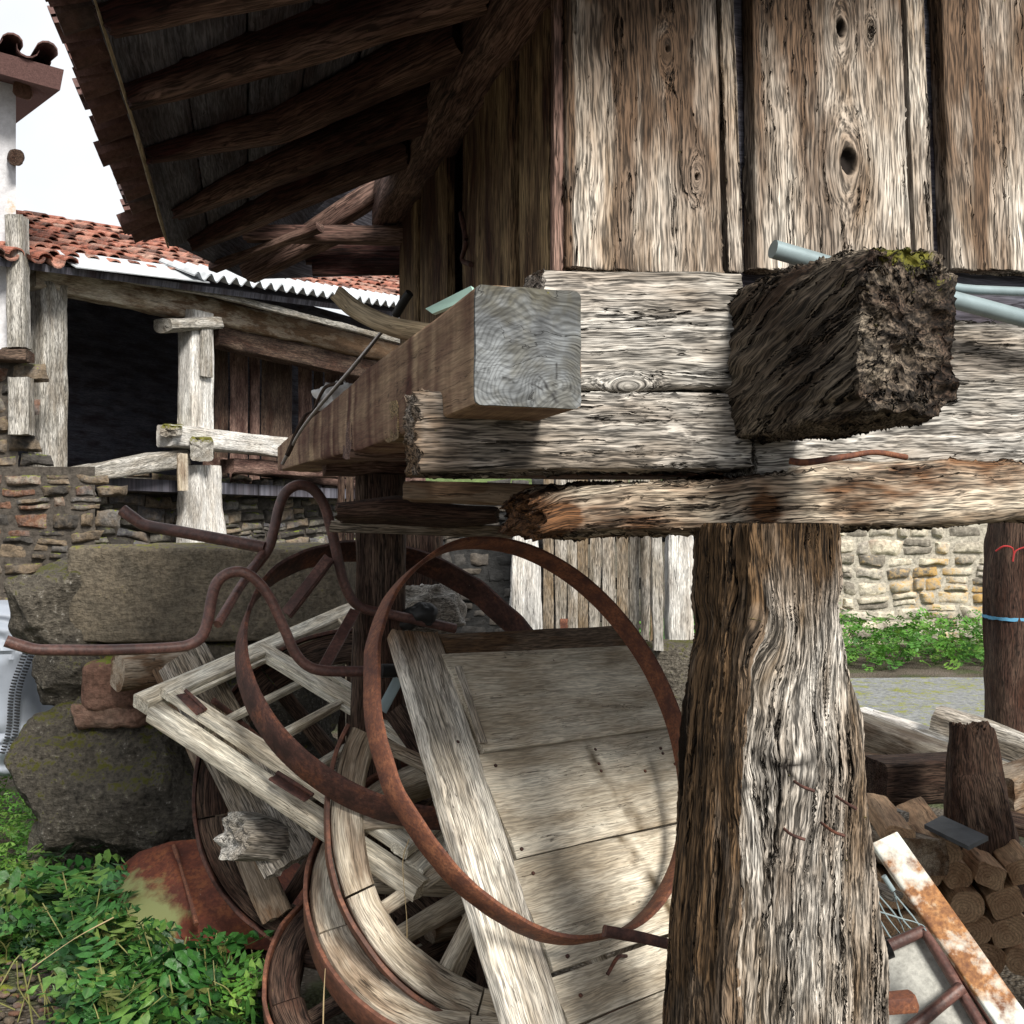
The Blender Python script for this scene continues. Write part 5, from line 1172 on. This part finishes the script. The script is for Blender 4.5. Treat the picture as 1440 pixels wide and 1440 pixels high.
# ================================================================= VEGETATION
def leaf_shape(lobes):
    if lobes:   # lobed celandine leaf outline (x along, y across)
        pts=[(0,0),(.05,.06),(.06,.26),(.2,.36),(.26,.2),(.34,.42),(.48,.50),(.52,.28),(.66,.38),(.78,.32),(.78,.17),(.92,.14),(1,0)]
    else: pts=[(0,0),(.15,.16),(.35,.28),(.55,.27),(.75,.17),(.9,.07),(1,0)]
    up_=[(x,y) for x,y in pts]; dn=[(x,-y) for x,y in pts[1:-1]][::-1]
    return np.array(up_+dn)
LS={True:leaf_shape(True),False:leaf_shape(False)}
def leaves(pos,size,seed,lobed=True,tilt=.9,tone=None,up_bias=.6):
    rng=np.random.default_rng(seed); S=LS[lobed]; k=len(S); mbV=[];mbF=[];G_=[];X_=[]; n0=0
    for i,p in enumerate(pos):
        s=size*rng.choice([rng.uniform(.3,.7),rng.uniform(.7,1.25)]); yaw=rng.uniform(0,2*np.pi); pit=rng.normal(.1,.45)*tilt; rol=rng.normal(0,.5)*tilt
        d=V3(math.cos(yaw)*math.cos(pit),math.sin(yaw)*math.cos(pit),math.sin(pit)); sd_=nrm(np.cross(V3(0,0,1),d)); nn_=np.cross(d,sd_)
        sd2=sd_*math.cos(rol)+nn_*math.sin(rol); nn2=np.cross(d,sd2)
        x=S[:,0];y=S[:,1]*rng.uniform(.8,1.2)
        zc=-np.abs(y)*-.25-(x**2)*rng.uniform(.1,.45)
        # rim + centre spine verts
        cs=np.array([.15,.4,.65,.88]); 
        V_=p+s*(np.outer(x,d)+np.outer(y,sd2)+np.outer(zc,nn2)); Vc=p+s*(np.outer(cs,d)+np.outer(-(cs**2)*.25,nn2))
        mbV.append(V_);mbV.append(Vc)
        kk=k+4; h=(k+2)//2
        c_=[n0+k,n0+k+1,n0+k+2,n0+k+3]
        def near(xx): return c_[int(np.argmin(np.abs(cs-xx)))]
        for a in range(k):
            b2=(a+1)%k; mid=(S[a,0]+S[b2,0])/2; mbF.append([n0+a,n0+b2,near(mid)])
        for a in range(k):
            b2=(a+1)%k; 
        G_.append(np.stack([x,y,x*0+i],1)); G_.append(np.stack([cs,cs*0,cs*0+i],1))
        t=rng.random() if tone is None else np.clip(tone+rng.normal(0,.18),0,1); X_.append(np.tile([t,0,0],(kk,1))); n0+=kk
    return np.vstack(mbV),mbF,np.vstack(G_),np.vstack(X_)
def gpt(px,py,z=0.): Y=(CZ-z)*F/(py-HZ); return V3((px-720)/F*Y,Y,z)
# bottom-left ground cover (could not be counted)
rng=np.random.default_rng(21); pos=[]
reg=[((-60,1225),(160,1300),.12,260),((-40,1290),(175,1390),.17,330),((150,1345),(250,1400),.05,60),((110,1365),(290,1450),.09,260),((250,1385),(370,1440),.09,60),((60,1240),(150,1330),.24,110)]
for (x0,y0),(x1,y1),hm,nn_ in reg:
    for _ in range(nn_):
        x=rng.uniform(x0,x1); y=rng.uniform(y0,y1)+30
        if x<95 and y>1370 and rng.random()<.9: continue
        if fbm(np.array([[x*.018,y*.025,3.]]),2)[0]<-.22: continue
        p=gpt(x,y); p[2]=rng.uniform(.01,hm)+.03*math.sin(x*.05); pos.append(p)
V_,f_,g_,x_=leaves(pos,.125,31,True); tag(mk('ground_cover',V_,f_,M['leaf'],None,g_,x_),'lobed green leaves spreading over the ground at lower left','ground cover',kind='stuff')
# clumps behind, beside boulder (left strip)
pos=[]
for _ in range(1500):
    x=rng.uniform(-120,72); y=rng.uniform(1120,1330); p=gpt(x,y+20); p[2]=rng.uniform(0,.34)*np.clip((p[1]-3.6)/1.2,0.2,1); pos.append(p)
V_,f_,g_,x_=leaves(pos,.10,33,False,tone=.65); tag(mk('nettle_patch',V_,f_,M['leafb'],None,g_,x_),'bright green nettles left of the boulder','nettles',kind='stuff')
# right strip by far wall
pos=[]
for _ in range(3200):
    x=rng.uniform(1.5,9.); y=rng.uniform(10.6,12.85); pos.append(V3(x,y,rng.uniform(.02,.50)*(0.35+.65*abs(math.sin(x*2.1+y))) ))
V_,f_,g_,x_=leaves(pos,.15,35,True,tone=.5); tag(mk('weed_bed',V_,f_,M['leafb'],None,g_,x_),'bright green leafy weeds at the foot of the pale stone wall','weeds',kind='stuff')
# foreground sprigs as plants
def sprig(lab,base,tips,size,seed,mat='leaf',tone=.55):
    t=thing('leafy_plant',lab,'plant',base,'leafy plants in front of the rusty panel'); pos=[]
    rg=np.random.default_rng(seed)
    for k,tp_ in enumerate(tips):
        mid=(base+tp_)/2+V3(0,0,.03); tube('stem',[base+rg.normal(0,.01,3)*V3(1,1,0),mid,tp_],.0022,M['stem'],t,n=6,ds=.02)
        for u in np.linspace(.45,1,5):
            p=base*(1-u)**2+2*mid*u*(1-u)+tp_*u*u
            for _ in range(2): pos.append(p+rg.normal(0,.012,3))
    V_,f_,g_,x_=leaves(pos,size,seed,True,tone=tone); mk('leaves',V_,f_,M[mat],t,g_,x_)
sprig('tall leafy sprig in front of the left edge of the rusty panel',gpt(120,1400),[P(88,1225,3.35),P(140,1250,3.3),P(60,1270,3.35),P(150,1290,3.25)],.12,41)
sprig('leafy plant with large lobed leaves before the middle of the rusty panel',gpt(230,1430),[P(175,1270,3.3),P(230,1330,3.2),P(200,1300,3.25),P(160,1320,3.2)],.13,42)
sprig('leafy plant reaching right across the rusty panel foot',gpt(290,1420),[P(305,1312,3.25),P(275,1325,3.2),P(320,1320,3.2),P(250,1340,3.2)],.13,43)
sprig('small pale sprig near the lowest wheel',gpt(345,1435),[P(358,1355,3.1),P(350,1385,3.05),P(300,1380,3.1)],.085,44,'leafb',.6)
sprig('low leafy plant at the bottom edge of the ground cover',gpt(160,1500),[P(110,1370,2.95),P(190,1380,2.95),P(140,1350,3.0),P(230,1400,2.9)],.12,45)
for i,(pts,lab) in enumerate([([(454,1445),(455,1400),(457,1362)],'thin upright dry stalk before the lowest wheel'),([(570,1360),(572,1300),(566,1215),(575,1180)],'dry seed stalk rising between the wheel spokes'),([(160,1290),(105,1320),(40,1365)],'long dry stalk leaning over the gravel at lower left')]):
    single(tube('dry_stalk',[P(x,y,2.6+.3*(i==2)) for x,y in pts],.0016,M['straw'],n=6,ds=.02),lab,'dry stalk')
mb=MB()
for k in range(70):
    x=rng.uniform(-30,340); y=rng.uniform(1300,1450); p=gpt(x,y,.0); q_=p+V3(rng.normal(0,.05),rng.normal(0,.05),rng.uniform(.08,.2))
    V_,f_,g_,x_=timber_data([p,(p+q_)/2+rng.normal(0,.012,3),q_],.004,.004,ds=.03,n=5,cap=1,rough=.0005,seed=k); mb.add(V_,f_,g_,x_)
tag(mb.build('plant_stems',M['stem']),'thin stems of the leafy ground cover at lower left','plant stems',kind='stuff')
# pebbles on ground
mb=MB(); 
for _ in range(260):
    x=rng.uniform(-60,420); y=rng.uniform(1330,1460); p=gpt(x,y,.01); s=rng.uniform(.012,.04)
    V_,q=rock_data(p,(s,s*.8,s*.5),e=2.3,rough=s*.1,f=20,seed=int(rng.integers(9999)),nu=10,nv=7); mb.add(V_,q,V_,np.tile([rng.random(),0,0],(len(V_),1)))
tag(mb.build('gravel',M['wallH']),'loose gravel on the ground at lower left','gravel',kind='stuff')
